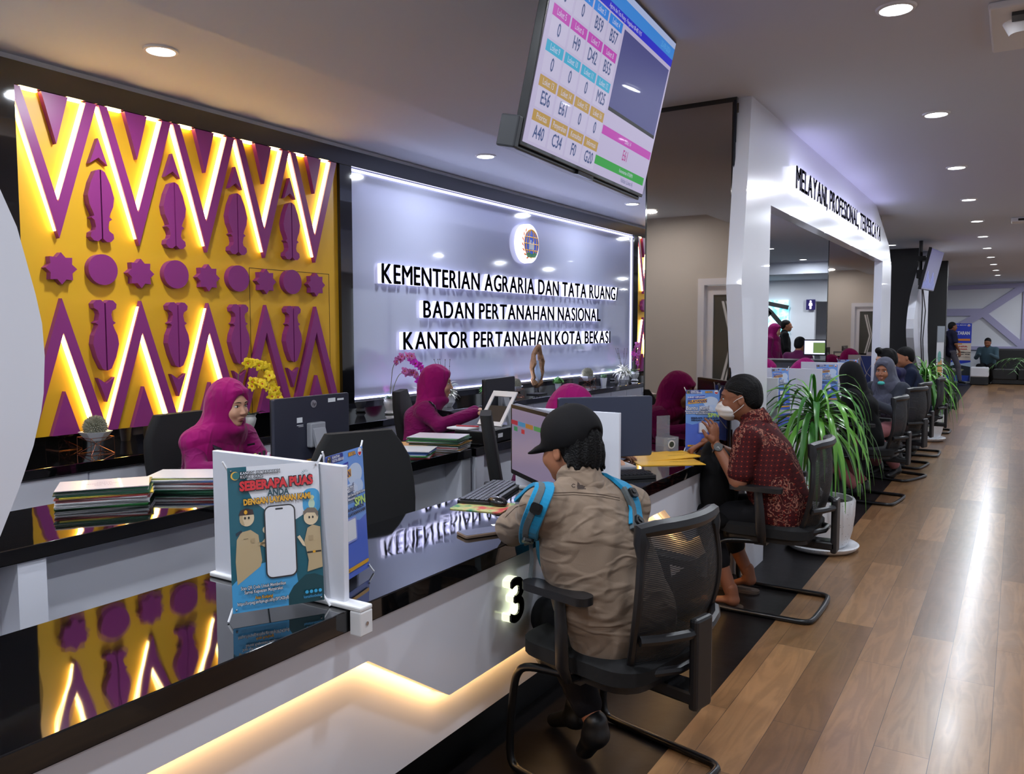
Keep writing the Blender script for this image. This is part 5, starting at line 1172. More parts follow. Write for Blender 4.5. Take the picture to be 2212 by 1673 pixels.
put('cap', CP.xf(Mr @ Matrix.Rotation(R(-6), 4, 'X')).mesh(.004, lambda P: .0012 * np.sin(P[:, 0] * 90)), cloth('cap_black', (17, 16, 18)), t)
# backpack worn on the front, straps over the shoulders
bp_ = thing('backpack', (-1.07, 2.37, 0), 'blue backpack worn on the chest, blue straps over both shoulders of the tan jacket', 'backpack', None, R(70))
blue = cloth('strap_blue', (28, 128, 170)); webb = cloth('webbing_grey', (84, 90, 92)); plas = mat('buckle_black', (14, 14, 16), .35)
def strap(anchor, name, wd, thick, mtl, off=.003, parent=None):
    loc_ = []; nr = []
    for i in range(len(anchor) - 1):
        for q in range(5):
            p, n_ = on_jacket(anchor[i][0] + (anchor[i + 1][0] - anchor[i][0]) * q / 5, anchor[i][1] + (anchor[i + 1][1] - anchor[i][1]) * q / 5)
            if p: loc_.append(p + n_ * off); nr.append(n_)
    # continue over the shoulder to the front
    p0 = loc_[0]; ext = []
    for k in range(5, 0, -1):
        h_ = jbv.find_nearest(p0 + Vector((0, .028 * k, .012 * k - .0035 * k * k))); ext.append((h_[0] + h_[1] * off, h_[1]))
    loc_ = [e_[0] for e_ in ext] + loc_; nr = [e_[1] for e_ in ext] + nr
    for _ in range(2):
        loc_ = [loc_[0]] + [(loc_[i - 1] + loc_[i] * 2 + loc_[i + 1]) / 4 for i in range(1, len(loc_) - 1)] + [loc_[-1]]; nr = [nr[0]] + [(nr[i - 1] + nr[i] * 2 + nr[i + 1]).normalized() for i in range(1, len(nr) - 1)] + [nr[-1]]
    mb = MB(); n = len(loc_); vs = []
    for i in range(n):
        tn = (loc_[min(i + 1, n - 1)] - loc_[max(i - 1, 0)]).normalized(); sd_ = tn.cross(nr[i]).normalized() * wd / 2; u_ = nr[i] * thick
        vs += [loc_[i] - sd_, loc_[i] - sd_ * .94 + u_, loc_[i] + sd_ * .94 + u_, loc_[i] + sd_]
    mb.add(vs, [(4 * i + a, 4 * i + (a + 1) % 4, 4 * i + 4 + (a + 1) % 4, 4 * i + 4 + a) for i in range(n - 1) for a in range(4)] + [(3, 2, 1, 0), (4 * n - 4, 4 * n - 3, 4 * n - 2, 4 * n - 1)])
    return mb.build(name, mtl, parent or bp_, smooth=False, bevel=.002), loc_, nr
for an in ([(1196, 1030), (1180, 1050), (1165, 1085), (1152, 1118), (1143, 1150), (1140, 1172)], [(1330, 1043), (1352, 1060), (1366, 1090), (1370, 1120), (1370, 1150)]):
    s_, lc, nr_ = strap(an, 'strap', .062, .012, blue); an2 = [(x - 6, y + 4) for x, y in an[1:]]
    strap(an2, 'strap_webbing', .022, .0145, webb, .003, s_)
    for q in (12, 25):
        q = min(q, len(lc) - 3); p = lc[q]; nn_ = nr_[q]; dl_ = (lc[q + 1] - lc[q - 1]); F_ = frame(p + nn_ * .019, dl_.cross(nn_), dl_); m = MB(); m.M = F_
        m.prism(rounded(.036, .032, .008, 3), -.004, .005, 'y').prism(rounded(.020, .016, .005, 3, 0, -.004), -.007, -.004, 'y'); m.build('buckle', plas, s_)
    e_ = lc[-1]; MB().tube([e_ + Vector((0, -.008, .0)), e_ + Vector((.0, -.018, -.06)), e_ + Vector((-.005, -.012, -.13))], .010, 6, flat=.2).build('strap_tail', webb, s_)
K = SD(); K.ell((-.05, .25, .73), (.08, .06, .14), .03); put('pack_body', K.mesh(.008), blue, bp_)

# ---- man in the batik shirt with a white face mask
def batik():
    m = bpy.data.materials.new('batik_cloth'); m.use_nodes = True; nt = m.node_tree; N = nt.nodes; L = nt.links; b = N['Principled BSDF']; b.inputs['Roughness'].default_value = .8; b.inputs['Specular IOR Level'].default_value = .15
    tc = N.new('ShaderNodeTexCoord'); mp = N.new('ShaderNodeMapping'); mp.inputs['Rotation'].default_value = (R(45), 0, 0); mp.inputs['Scale'].default_value = (1, 1, 1); L.new(tc.outputs['Object'], mp.inputs[0])
    def wave(sz, ax_):
        sp = N.new('ShaderNodeSeparateXYZ'); L.new(mp.outputs[0], sp.inputs[0]); mu = N.new('ShaderNodeMath'); mu.operation = 'MULTIPLY'; mu.inputs[1].default_value = 2 * PI / sz; L.new(sp.outputs[ax_], mu.inputs[0])
        si = N.new('ShaderNodeMath'); si.operation = 'SINE'; L.new(mu.outputs[0], si.inputs[0]); return si
    a = wave(.034, 'Y'); c = wave(.034, 'Z'); mul = N.new('ShaderNodeMath'); mul.operation = 'MULTIPLY'; L.new(a.outputs[0], mul.inputs[0]); L.new(c.outputs[0], mul.inputs[1])
    r1 = N.new('ShaderNodeValToRGB'); e = r1.color_ramp.elements; e[0].position = .0; e[0].color = (*s2l((50, 16, 18)), 1); e[1].position = .93; e[1].color = (*s2l((134, 46, 36)), 1); q = e.new(.45); q.color = (*s2l((68, 22, 24)), 1); q = e.new(.86); q.color = (*s2l((56, 18, 20)), 1)
    mr = N.new('ShaderNodeMapRange'); mr.inputs['From Min'].default_value = -1; L.new(mul.outputs[0], mr.inputs[0]); L.new(mr.outputs[0], r1.inputs[0])
    no = N.new('ShaderNodeTexNoise'); no.inputs['Scale'].default_value = 26; no.inputs['Detail'].default_value = 2; no.inputs['Distortion'].default_value = 1.6; L.new(tc.outputs['Object'], no.inputs[0])
    vein = N.new('ShaderNodeValToRGB'); vein.color_ramp.elements[0].position = .455; vein.color_ramp.elements[0].color = (0, 0, 0, 1); vein.color_ramp.elements[1].position = .545; vein.color_ramp.elements[1].color = (0, 0, 0, 1); q = vein.color_ramp.elements.new(.5); q.color = (1, 1, 1, 1); L.new(no.outputs['Fac'], vein.inputs[0])
    # vertical flower bands
    sp = N.new('ShaderNodeSeparateXYZ'); L.new(tc.outputs['Object'], sp.inputs[0]); ad = N.new('ShaderNodeMath'); ad.operation = 'MULTIPLY_ADD'; ad.inputs[1].default_value = 1.0; L.new(sp.outputs['Y'], ad.inputs[0]); L.new(sp.outputs['X'], ad.inputs[2])
    m3_ = N.new('ShaderNodeMath'); m3_.operation = 'MULTIPLY'; m3_.inputs[1].default_value = 2 * PI / .155; L.new(ad.outputs[0], m3_.inputs[0]); s3 = N.new('ShaderNodeMath'); s3.operation = 'SINE'; L.new(m3_.outputs[0], s3.inputs[0])
    g3 = N.new('ShaderNodeMath'); g3.operation = 'GREATER_THAN'; g3.inputs[1].default_value = .2; L.new(s3.outputs[0], g3.inputs[0])
    fa = N.new('ShaderNodeMath'); fa.operation = 'MULTIPLY'; L.new(g3.outputs[0], fa.inputs[0]); L.new(vein.outputs[0], fa.inputs[1])
    mx = N.new('ShaderNodeMix'); mx.data_type = 'RGBA'; L.new(fa.outputs[0], mx.inputs[0]); L.new(r1.outputs[0], mx.inputs[6]); mx.inputs[7].default_value = (*s2l((164, 112, 94)), 1)
    L.new(mx.outputs[2], b.inputs['Base Color']); return m
bat = batik()
J = sitting(lean=.10, sway=.02, sh=.195, nz=.975, knee=(.36, .47), feet=((.09, .10), (.12, .12)), elL=(-.24, .11, .68), wrL=(-.20, .24, .855), elR=(.20, .20, .72), wrR=(.02, .37, .835))
J['anL'] = (-.16, .16, .085); J['toL'] = (-.17, .29, .03); J['anR'] = (.15, .16, .11); J['toR'] = (.15, .27, .02); J['knL'] = (-.14, .31, .46); J['knR'] = (.13, .33, .46)
t, Mr, M, JJ, fz = person((-1.06, 4.27, 0), R(90), 'person in a red brown batik shirt and white face mask sitting at the counter', J, bat, skinC, h=.006, legs=(cloth('black_trousers', (18, 18, 22)), .58), head=((.02, .185, 1.085), 14, -6, 0, .98), sleeve='short', hands=(((.1, .18, 1), (.35, 1, 0), .28, .5), ((-.2, .7, -.45), (0, -.2, -1), .7)), waist_w=.02, lip=lipn)
put('collar', SD().cone((.018, .09, .955), (.02, .11, .99), .078, .072, .01).cone((.02, .11, .96), (.02, .13, 1.05), .060, .062, .006, 's').mesh(.005), bat, t)
HH = hair_sd(); put('hair', HH.xf(Mr).mesh(.005, lambda P: .001 * np.sin(P[:, 0] * 300)), hairm, t)
MK = SD(); MK.ell((0, .055, -.055), (.066, .068, .060), .01).cone((0, .10, -.03), (0, .118, -.045), .012, .012, .02); MK.ell((0, -.03, -.03), (.10, .085, .12), .008, 's')
mk_ = put('face_mask', MK.xf(Mr).mesh(.004, lambda P: .0012 * np.sin(P[:, 2] * 220)), mat('mask_white', (224, 220, 218), .8), t)
m = MB(); m.M = M
for sx in (-1, 1): m.tube([(sx * .058, .055, -.03), (sx * .082, .01, .0), (sx * .086, -.02, .012)], .0018, 5); m.tube([(sx * .060, .045, -.08), (sx * .082, -.005, -.045), (sx * .084, -.022, -.03)], .0018, 5)
m.build('mask_loop', mat('mask_white', (224, 220, 218), .8), mk_)
gl_ = thing('glasses', (-1.06, 4.27, 0), 'black rimmed glasses pushed up on the forehead of the batik shirt man', 'glasses', None, R(90)); m = MB(); m.M = M
for sx in (-1, 1):
    m.tube([(sx * .033 + .026 * math.cos(a), .108 - .006 * abs(math.cos(a)), .070 + .018 * math.sin(a)) for a in [2 * PI * k / 16 for k in range(16)]], .0022, 5, closed=True); m.tube([(sx * .058, .102, .072), (sx * .083, .05, .055), (sx * .086, -.02, .030)], .0022, 5)
m.tube([(-.008, .108, .072), (.008, .108, .072)], .0022, 5); m.build('glasses_frame', plas, gl_)
wt = thing('wrist_watch', (-1.06, 4.27, 0), 'black round wrist watch on the raised left wrist of the batik shirt man', 'watch', None, R(90)); a_ = Vector(J['wrL']); b_ = Vector(J['elL']); d_ = (b_ - a_).normalized(); p_ = a_ + d_ * .022; o1 = d_.orthogonal().normalized(); o2 = d_.cross(o1)
MB().tube([p_ + (o1 * math.cos(a) + o2 * math.sin(a)) * .029 for a in [2 * PI * k / 20 for k in range(20)]], .0085, 6, closed=True, flat=.5).build('watch_band', plas, wt, smooth=True)
nv = Vector((-.9, -.45, .2)); nv = (nv - d_ * nv.dot(d_)).normalized(); F_ = frame(p_ + nv * .033, d_.cross(nv), d_)
m = MB(); m.M = F_; m.prism(circ(.020, 24), -.005, .005, 'y').prism(circ(.0225, 24), -.002, .004, 'y'); w_ = m.build('watch_case', plas, wt); m = MB(); m.M = F_; m.prism([(-.0008, 0), (.0008, 0), (.0008, .012), (-.0008, .012)], -.006, -.005, 'y').prism([(0, -.0008), (.008, -.0008), (.008, .0008), (0, .0008)], -.006, -.005, 'y'); m.build('watch_hands', mat('mask_white'), w_)
m = MB()
for (a, tp) in ((J['anL'], J['toL']), (J['anR'], J['toR'])): pass
for k, (a, tp, lb) in enumerate(((J['anL'], J['toL'], 'brown sandal on the left foot of the batik shirt man'), (J['anR'], J['toR'], 'sandal under the right foot of the batik shirt man'))):
    sdl = thing('sandal', (-1.06, 4.27, 0), lb, 'sandal', None, R(90)); a = Vector(a); tp = Vector(tp); dn = tp - a; dn.z = 0; L_ = dn.length; dn.normalize(); c = (a + tp) / 2; an = math.atan2(dn.y, dn.x) - PI / 2
    MB().prism(rounded(.085, L_ + .14, .04, 6), .0005, .014, 'z').build('sole', mat('sandal_sole', (70, 56, 48), .7), sdl, loc=(c.x, c.y + .005, 0), rot=(0, 0, an)); MB().tube([(-.04, .03, .012), (-.025, .035, .045), (0, .045, .058), (.025, .035, .045), (.04, .03, .012)], .009, 6, flat=.3).build('sandal_strap', mat('sandal_strap', (56, 44, 38), .7), sdl, loc=(c.x, c.y + .005, 0), rot=(0, 0, an))
bg = SD(); bg.ell((-.02, .27, .60), (.19, .085, .20), .04).ell((-.06, .30, .74), (.10, .06, .12), .04).ell((-.05, .24, .46), (.20, .10, .06), .03)
bo = put('backpack', bg.mesh(.008, folds(.007, 30, 1)), cloth('bag_black', (15, 15, 17)), None); bo.location = (-1.06, 4.27, 0); bo.rotation_euler = (0, 0, R(90)); tag(bo, 'black bag held on the lap of the batik shirt man', 'bag')

# ---- women of the staff
def flower_band(t, pts, w_=.05, obj=None, nrm=None):
    """embroidered panel on the blouse"""
    m = MB(); bv = BVHTree.FromPolygons([v.co for v in obj.data.vertices], [tuple(p.vertices) for p in obj.data.polygons]); base = []
    P = [Vector(p) for p in pts]; n = 16; out = []
    for i in range(n + 1):
        f = i / n * (len(P) - 1); k = min(int(f), len(P) - 2); c = P[k].lerp(P[k + 1], f - k); h_ = bv.find_nearest(c); out.append((h_[0] + h_[1] * .004, h_[1]))
    vs = []
    for i, (c, nn_) in enumerate(out):
        tn = (out[min(i + 1, n)][0] - out[max(i - 1, 0)][0]).normalized(); sd_ = tn.cross(nn_).normalized() * w_ * (.5 - .18 * math.cos(i * 1.9)); vs += [c - sd_, c + sd_]
    m.add(vs, [(2 * i, 2 * i + 1, 2 * i + 3, 2 * i + 2) for i in range(n)]); o = m.build('embroidery', mat('embroidery_dark', (28, 30, 42), .8), t); q = MB()
    for i in range(1, n, 2):
        c, nn_ = out[i]; u_ = nn_.orthogonal().normalized(); w2 = nn_.cross(u_); r0 = w_ * .26
        q.tube([c + nn_ * .001 + (u_ * math.cos(a) + w2 * math.sin(a)) * r0 * (1 + .3 * math.cos(5 * a)) for a in [2 * PI * k / 25 for k in range(25)]], .0008, 4, closed=True); q.tube([c + nn_ * .001 + (u_ * math.cos(a) + w2 * math.sin(a)) * r0 * .4 for a in [2 * PI * k / 10 for k in range(10)]], .0012, 4, closed=True)
    q.build('stitching', mat('stitch_light', (176, 160, 180), .7), o); return o
def hijab(t, Mr, J, fz, mtl, h=.006, long_=.0, side=0, seed=0, amp=.004):
    n = Vector(J['neck']); s = hijab_sd(); s.xf(Mr); ch = Vector(J['chest']); sl, sr = Vector(J['shL']), Vector(J['shR'])
    s.cone(n + Vector((0, 0, .035)), n - Vector((0, 0, .04)), .078, .10, .04, sq=(tuple(fz), .85))
    s.cone(sl.lerp(sr, .22) + Vector((0, 0, .012)), sl.lerp(sr, .78) + Vector((0, 0, .012)), .062, .062, .05)
    f0 = n + fz * .05 - Vector((0, 0, .05)); f1 = ch + fz * .10 + Vector((0, 0, .02 - long_)) + (sr - sl).normalized() * .02
    s.cone(f0, f1, .075, .055 + long_ * .3, .04, sq=(tuple(fz), .42)); b1 = ch - fz * .075 + Vector((0, 0, .02 - long_)); s.cone(n - fz * .03 - Vector((0, 0, .03)), b1, .10, .10 + long_ * .3, .04, sq=(tuple(fz), .45))
    if side: sh_ = sl if side < 0 else sr; s.cone(n, sh_ + Vector((0, 0, .01)), .065, .066, .05); s.cone(sh_, sh_ - Vector((0, 0, .20)) - fz * .045, .072, .060, .05)
    fn = lambda P: amp * (ridge((P[:, 2] - n.z) * 30 + 2.2 * np.sin((P[:, 0]) * 9 + seed) + 12 * P[:, 0] - 6 * P[:, 1]) * np.clip((n.z + .10 - P[:, 2]) * 9, .12, 1) * .8 + .3 * ridge(P[:, 1] * 24 + P[:, 2] * 14))
    return put('headscarf', s.mesh(h, fn), mtl, t)
def staff_woman(loc, rz, label, J, head, h=.006, side=-1, face=True, band=None, **kw):
    t, Mr, M, JJ, fz = person(loc, rz, label, J, magj, skinA, h=h, head=head, female=True, lip=lipm, face=face, **kw)
    hijab(t, Mr, JJ, fz, magc, h, .03, side, loc[0]); jk = [c for c in t.children if c.name.startswith('jacket')][0]
    if band: flower_band(t, band, .075, jk)
    return t
J = sitting(lean=.10, nz=.955, sh=.155, elL=(-.20, .20, .72), wrL=(-.10, .42, .785), elR=(.22, .16, .74), wrR=(.14, .42, .785), z0=.49)
staff_woman((-3.60, 2.75, 0), R(-86), 'person in a magenta headscarf and jacket at the far left, beside the yellow orchid', J, ((0, .165, 1.062), 0, -7, 0, .93), side=1, band=[(.10, .22, .90), (.11, .26, .82), (.09, .28, .72)], hands=(((0, 1, 0), (0, 0, -1), .3), ((0, 1, 0), (0, 0, -1), .3)), h=.0055)
nt_ = thing('name_badge', (-3.60, 2.75, 0), 'small dark name badge on the first woman\'s jacket', 'badge', None, R(-86)); MB().box(-.105, -.055, .222, .226, .845, .855).build('badge_plate', plas, nt_)
J = sitting(lean=.09, nz=.955, sh=.155, elL=(-.20, .15, .73), wrL=(-.08, .42, .86), elR=(.22, .19, .78), wrR=(.16, .44, .865), z0=.49)
staff_woman((-3.68, 4.60, 0), R(-60), 'person in a magenta headscarf and jacket in profile, beside the purple orchid', J, ((0, .155, 1.062), 2, -4, 0, .93), side=0, band=[(.13, .10, .93), (.14, .25, .88), (.10, .30, .76), (.09, .3, .70)], hands=(((.1, 1, 0), (0, 0, -1), .3), ((-.1, 1, -.1), (0, 0, -1), .3)), h=.0055)
J = sitting(lean=.14, nz=.925, sh=.155, elL=(-.20, .18, .74), wrL=(-.10, .40, .785), elR=(.22, .20, .74), wrR=(.10, .42, .785), z0=.49)
staff_woman((-2.20, 3.78, 0), R(-84), 'person in a magenta headscarf bowed behind the slate monitor', J, ((0, .215, 1.02), 0, -22, 0, .93), side=0, hands=(((.1, 1, 0), (0, 0, -1), .3), ((-.1, 1, -.1), (0, 0, -1), .3)), h=.007)

# ---- visitors inside the portal
J = sitting(lean=.06, nz=.96, sh=.175, z0=.49)
t, Mr, M, JJ, fz = person((-1.10, 7.45, 0), R(82), 'person in a long black headscarf seen from behind, by the nearer potted plant', J, blackc, skinB, h=.009, head=((0, .12, 1.04), -48, -6, 0, .94), female=True, face=False, legs=(cloth('rose_skirt', (140, 84, 84)), .92), hands=(((0, 1, 0), (0, 0, -1), .3), ((0, 1, 0), (0, 0, -1), .3)), shoes=mat('black_leather'))
hijab(t, Mr, JJ, fz, blackc, .009, .30, 0, 3, .004)
J = sitting(lean=.05, nz=.95, sh=.17, z0=.49)
t, Mr, M, JJ, fz = person((-1.05, 8.72, 0), R(150), 'person in a grey headscarf looking towards the camera, turquoise mask below the chin', J, charc, skinB, h=.008, head=((0, .10, 1.045), 20, -4, 0, .94), female=True, legs=(cloth('rose_trousers', (150, 96, 100)), .9), hands=(((0, 1, 0), (0, 0, -1), .3), ((0, 1, 0), (0, 0, -1), .3)), shoes=mat('black_leather'))
hijab(t, Mr, JJ, fz, greyc, .007, .12, 0, 2, .004); m = MB(); m.M = M; m.ball((0, .075, -.118), (.040, .030, .022), 12, 8); m.build('lowered_mask', mat('mask_teal', (80, 190, 180), .7), t, smooth=True)
J = sitting(lean=.06, nz=1.015, sh=.19, z0=.49, elL=(-.25, .10, .74), wrL=(-.10, .26, .66), elR=(.25, .10, .74), wrR=(.10, .26, .66))
t, Mr, M, JJ, fz = person((-1.07, 9.50, 0), R(82), 'person with black hair in a navy hooded top, seen in profile', J, navy, skinA, h=.009, head=((0, .13, 1.12), 12, -12, 0, .98), legs=(blackc, .9), hands=(((0, 1, 0), (0, 0, -1), .3), ((0, 1, 0), (0, 0, -1), .3)), shoes=mat('black_leather'), extra_top=lambda T: T.cone((-.09, .0, .985), (.09, .0, .985), .055, .055, .04))
put('hair', hair_sd('quiff').xf(Mr).mesh(.006, lambda P: .002 * np.sin(P[:, 0] * 160)), hairm, t)
J = sitting(lean=.06, nz=1.015, sh=.19, z0=.49, elL=(-.25, .10, .74), wrL=(-.10, .26, .66), elR=(.25, .10, .74), wrR=(.10, .26, .66))
t, Mr, M, JJ, fz = person((-1.00, 10.52, 0), R(95), 'person with short black hair in a dark blue shirt behind the navy hooded one', J, cloth('dark_blue', (22, 30, 52)), skinB, h=.011, head=((0, .13, 1.12), 20, -8, 0, .98), legs=(blackc, .9), face=False, shoes=mat('black_leather'))
put('hair', hair_sd().xf(Mr).mesh(.007), hairm, t)
# ---- staff seen through the portal
J = sitting(lean=.22, nz=.90, sh=.155, z0=.49)
t = staff_woman((-2.30, 9.25, 0), R(-70), 'person in a bright magenta headscarf bowed low above the second white divider', J, ((0, .33, .99), 0, -40, 0, .93), h=.010, side=0, face=False)
J = sitting(lean=.12, nz=.955, sh=.155, z0=.49)
t = staff_woman((-2.22, 7.75, 0), R(-80), 'person in a magenta headscarf between the two inner white dividers', J, ((0, .2, 1.04), 0, -14, 0, .93), h=.010, side=0, face=False)
J = sitting(lean=.08, nz=1.10, sh=.185, z0=.55)
t, Mr, M, JJ, fz = person((-2.95, 13.1, 0), R(-20), 'person with black hair in a purple uniform working at the far bright monitor', J, cloth('purple_uniform', (92, 22, 74)), skinB, h=.012, head=((0, .14, 1.21), 0, -6, 0, 1), legs=(blackc, .9), face=False, shoes=mat('black_leather')); put('hair', hair_sd().xf(Mr).mesh(.008), hairm, t)
def standing(sh=.19, hz=1.52): 
    return dict(pelvis=(0, 0, .90), chest=(0, 0, 1.18), neck=(0, 0, 1.42), shL=(-sh, 0, 1.34), shR=(sh, 0, 1.34), elL=(-sh - .06, .02, 1.07), elR=(sh + .06, .02, 1.07), wrL=(-sh - .03, .14, .86), wrR=(sh + .03, .14, .86), hipL=(-.09, 0, .88), hipR=(.09, 0, .88), knL=(-.10, .02, .47), knR=(.10, .02, .47), anL=(-.10, 0, .09), anR=(.10, 0, .09), toL=(-.11, .13, .035), toR=(.11, .13, .035), head=(0, .04, hz))
dn_ = ((0, .2, -1), (0, 0, 1), .4)
t, Mr, M, JJ, fz = person((-4.05, 17.0, 0), R(-70), 'person in a black shirt standing far behind the staff area by the lit window', standing(), blackc, skinB, h=.014, legs=(blackc, .95), face=False, hands=(((0, 0, -1), (1, 0, 0), .3), ((0, 0, -1), (-1, 0, 0), .3)), shoes=mat('black_leather')); put('hair', hair_sd().xf(Mr).mesh(.009), hairm, t)
t = staff_woman((-3.62, 14.4, 0), R(-100), 'person in a magenta headscarf standing at the left edge of the portal opening', standing(.16, 1.50), ((0, .04, 1.50), 0, -8, 0, .95), h=.012, side=0, face=False, legs=(magj, .95), hands=(((0, .1, -1), (1, 0, 0), .3), ((0, .1, -1), (-1, 0, 0), .3)), shoes=mat('black_leather'), scale=.95)
# ---- walker and the sitter by the far sofa
J = standing(); J['knR'] = (.10, .16, .50); J['anR'] = (.10, .22, .12); J['toR'] = (.10, .35, .05); J['knL'] = (-.10, -.02, .48); J['anL'] = (-.10, -.20, .12); J['toL'] = (-.10, -.09, .03)
t, Mr, M, JJ, fz = person((-1.50, 24.2, 0), R(-62), 'person in a dark shirt and grey jeans walking past the blue banner', J, cloth('dark_indigo', (30, 30, 52)), skinC, h=.016, legs=(cloth('grey_jeans', (84, 82, 92)), .95), face=False, sleeve='short', hands=(((0, 0, -1), (1, 0, 0), .3), ((0, 0, -1), (-1, 0, 0), .3)), shoes=mat('black_leather')); put('hair', hair_sd().xf(Mr).mesh(.010), hairm, t)
wb_ = put('backpack', SD().ell((0, -.22, 1.15), (.16, .12, .22), .04).mesh(.015), blackc, None); wb_.location = (-1.50, 24.2, 0); wb_.rotation_euler = (0, 0, R(-62)); tag(wb_, 'black backpack on the back of the walking man', 'backpack')
J = sitting(lean=.05, nz=1.0, sh=.19, z0=.47)
t, Mr, M, JJ, fz = person((-.66, 25.0, 0), R(170), 'person in a grey and teal jacket sitting on the far black sofa', J, cloth('teal_jacket', (62, 84, 96)), skinC, h=.016, head=((0, .10, 1.10), 0, -16, 0, 1), legs=(blackc, .9), face=False, shoes=mat('black_leather')); put('hair', hair_sd().xf(Mr).mesh(.010), hairm, t)
# ================================================================== printed stands and banners
def pm(c): return mat('print_%d_%d_%d' % c, c, .28, coat=.35)
class Sheet:
    """a printed sheet: x right, z up, reader at -y; everything printed lies within the one sheet mesh"""
    def __init__(s, W, H, bg, t=.0012, step=.00012): s.step = step; RING[0] = step / 12; s.W, s.H = W, H; s.mb = MB(); s.mats = []; s.lay = 0; s.mb.box(0, W, 0, t, 0, H, s.mi(bg))
    def mi(s, c):
        m = pm(c)
        if m not in s.mats: s.mats.append(m)
        return s.mats.index(m)
    def poly(s, pts, c, raw=False):
        s.lay += 1; y = -s.step * s.lay; P = pts if raw else [(u_ * s.W, v * s.H) for u_, v in pts]; s.mb.add([(a, y, b) for a, b in P], [tuple(range(len(P)))], s.mi(c)); return s
    def rect(s, u0, u1, v0, v1, c): return s.poly([(u0, v0), (u1, v0), (u1, v1), (u0, v1)], c)
    def rrect(s, u0, u1, v0, v1, r, c): return s.poly(rounded((u1 - u0) * s.W, (v1 - v0) * s.H, r, 4, (u0 + u1) / 2 * s.W, (v0 + v1) / 2 * s.H), c, True)
    def disc(s, u_, v, rx, rz_, c, a0=0, a1=360, n=26): return s.poly([(u_ * s.W + rx * math.cos(R(a0 + (a1 - a0) * k / n)), v * s.H + rz_ * math.sin(R(a0 + (a1 - a0) * k / n))) for k in range(n)], c, True)
    def text(s, txt, u_, v, size, c, width=None, bold=.01, rot=0, outline=None, al='CENTER', sq=1.0):
        if outline: s.text(txt, u_, v, size, outline[0], width and width * 1.0, outline[1], rot, None, al, sq)
        s.lay += 1; y = -s.step * s.lay; vs, fs = text_mesh(txt, size, 0, sq, bold, al)
        xs = [q[0] for q in vs]; k = (width / (max(xs) - min(xs))) if width else 1; ca, sa = math.cos(R(rot)), math.sin(R(rot))
        s.mb.add([(u_ * s.W + (a * k) * ca - b * sa, y, v * s.H + (a * k) * sa + b * ca) for a, _, b in vs], fs, s.mi(c)); return s
    def build(s, name, parent, M): s.mb.v = [tuple(M @ Vector(p)) for p in s.mb.v]; return s.mb.build(name, s.mats, parent)
whiterod = mat('rod_white', (225, 226, 230), .4)
def x_stand(loc, ux, lean, sheet, label, group=None, lift=.018):
    """small standing banner: sheet on a crossed rod stand; ux = direction of the sheet's width in plan"""
    ux = Vector((ux[0], ux[1], 0)).normalized(); back = Vector((-ux.y, ux.x, 0)); uz = (back * math.sin(lean) + Vector((0, 0, math.cos(lean)))); t = thing('poster_stand', loc, label, 'poster stand', group)
    M = frame(Vector((0, 0, lift)) - ux * sheet.W / 2, ux, uz); o = sheet.build('poster_sheet', t, M); W, H = sheet.W, sheet.H
    c = Vector((0, 0, 0)) + back * .06 + Vector((0, 0, .16))
    for sx in (-1, 1):
        top = M @ Vector((W / 2 + sx * W / 2 * 1.03, .004, H * 1.01)); bot = M @ Vector((W / 2 + sx * W / 2 * 1.0, .004, .0)); foot = bot + ux * sx * .012 + Vector((0, 0, -lift + .003)) - back * .012
        MB().tube([top + Vector((0, 0, .012)) + ux * sx * .006, top, c + ux * sx * .004 + back * .01], .0028, 6).build('rod', whiterod, t); MB().tube([foot, bot + Vector((0, 0, .010)), c + ux * sx * -.004], .0028, 6).build('rod', whiterod, t)
    for a, b in ((.008, .008), (W - .008, .008), (.008, H - .008), (W - .008, H - .008)): MB().ball(tuple(M @ Vector((a, -.003, b))), .0028, 8, 6).build('grommet', mat('chrome', (200, 200, 205), .15, metal=1), t)
    MB().tube([c, Vector((0, 0, .003)) + back * .16], .0028, 6).build('rear_leg', whiterod, t)
    return t
TEAL, WHT, SKY, DGR, BLKC, KHA, SKN, RED_, YEL_ = (22, 92, 108), (226, 228, 236), (70, 160, 214), (18, 66, 74), (22, 22, 26), (188, 166, 128), (222, 202, 168), (214, 44, 52), (228, 168, 44)
s = Sheet(.218, .345, TEAL)
s.poly([(.20, 1), (.205, .84), (.26, .76), (.38, .69), (.5, .64), (.72, .60), (.86, .65), (1, .72), (1, 1)], WHT)
s.rrect(.80, .998, .63, .81, .018, SKY).disc(.90, .70, .008, .012, (190, 214, 190)).poly([(.86, .67), (.94, .67), (.97, .64), (.83, .64)], (160, 200, 130)).disc(.90, .745, .007, .006, (214, 218, 170))
s.poly([(0, 0), (0, .19), (.10, .25), (.25, .31), (.42, .33), (.58, .29), (.70, .22), (.72, .12), (.62, 0)], SKY)
s.poly([(.60, 0), (.60, .07), (.66, .13), (.80, .20), (.90, .20), (1, .17), (1, 0)], DGR)
# left officer
s.poly([(.06, .19), (.31, .30), (.33, .34), (.30, .52), (.22, .56), (.12, .55), (.07, .50), (.05, .35)], KHA).disc(.185, .645, .017, .020, SKN).poly([(.11, .62), (.13, .60), (.16, .595), (.14, .64), (.15, .69), (.11, .67)], KHA).poly([(.10, .665), (.26, .665), (.25, .70), (.18, .712), (.12, .70)], (60, 40, 36)).disc(.175, .685, .004, .005, YEL_)
s.poly([(.06, .545), (.12, .565), (.13, .55), (.07, .525)], (30, 44, 60)).poly([(.29, .47), (.36, .43), (.40, .46), (.38, .50), (.30, .44)], KHA).disc(.395, .475, .005, .008, SKN).disc(.375, .55, .006, .008, SKN).disc(.165, .645, .0022, .003, BLKC).disc(.205, .645, .0022, .003, BLKC).rect(.14, .19, .50, .503, (90, 74, 56)).rect(.22, .26, .47, .50, (170, 148, 112))
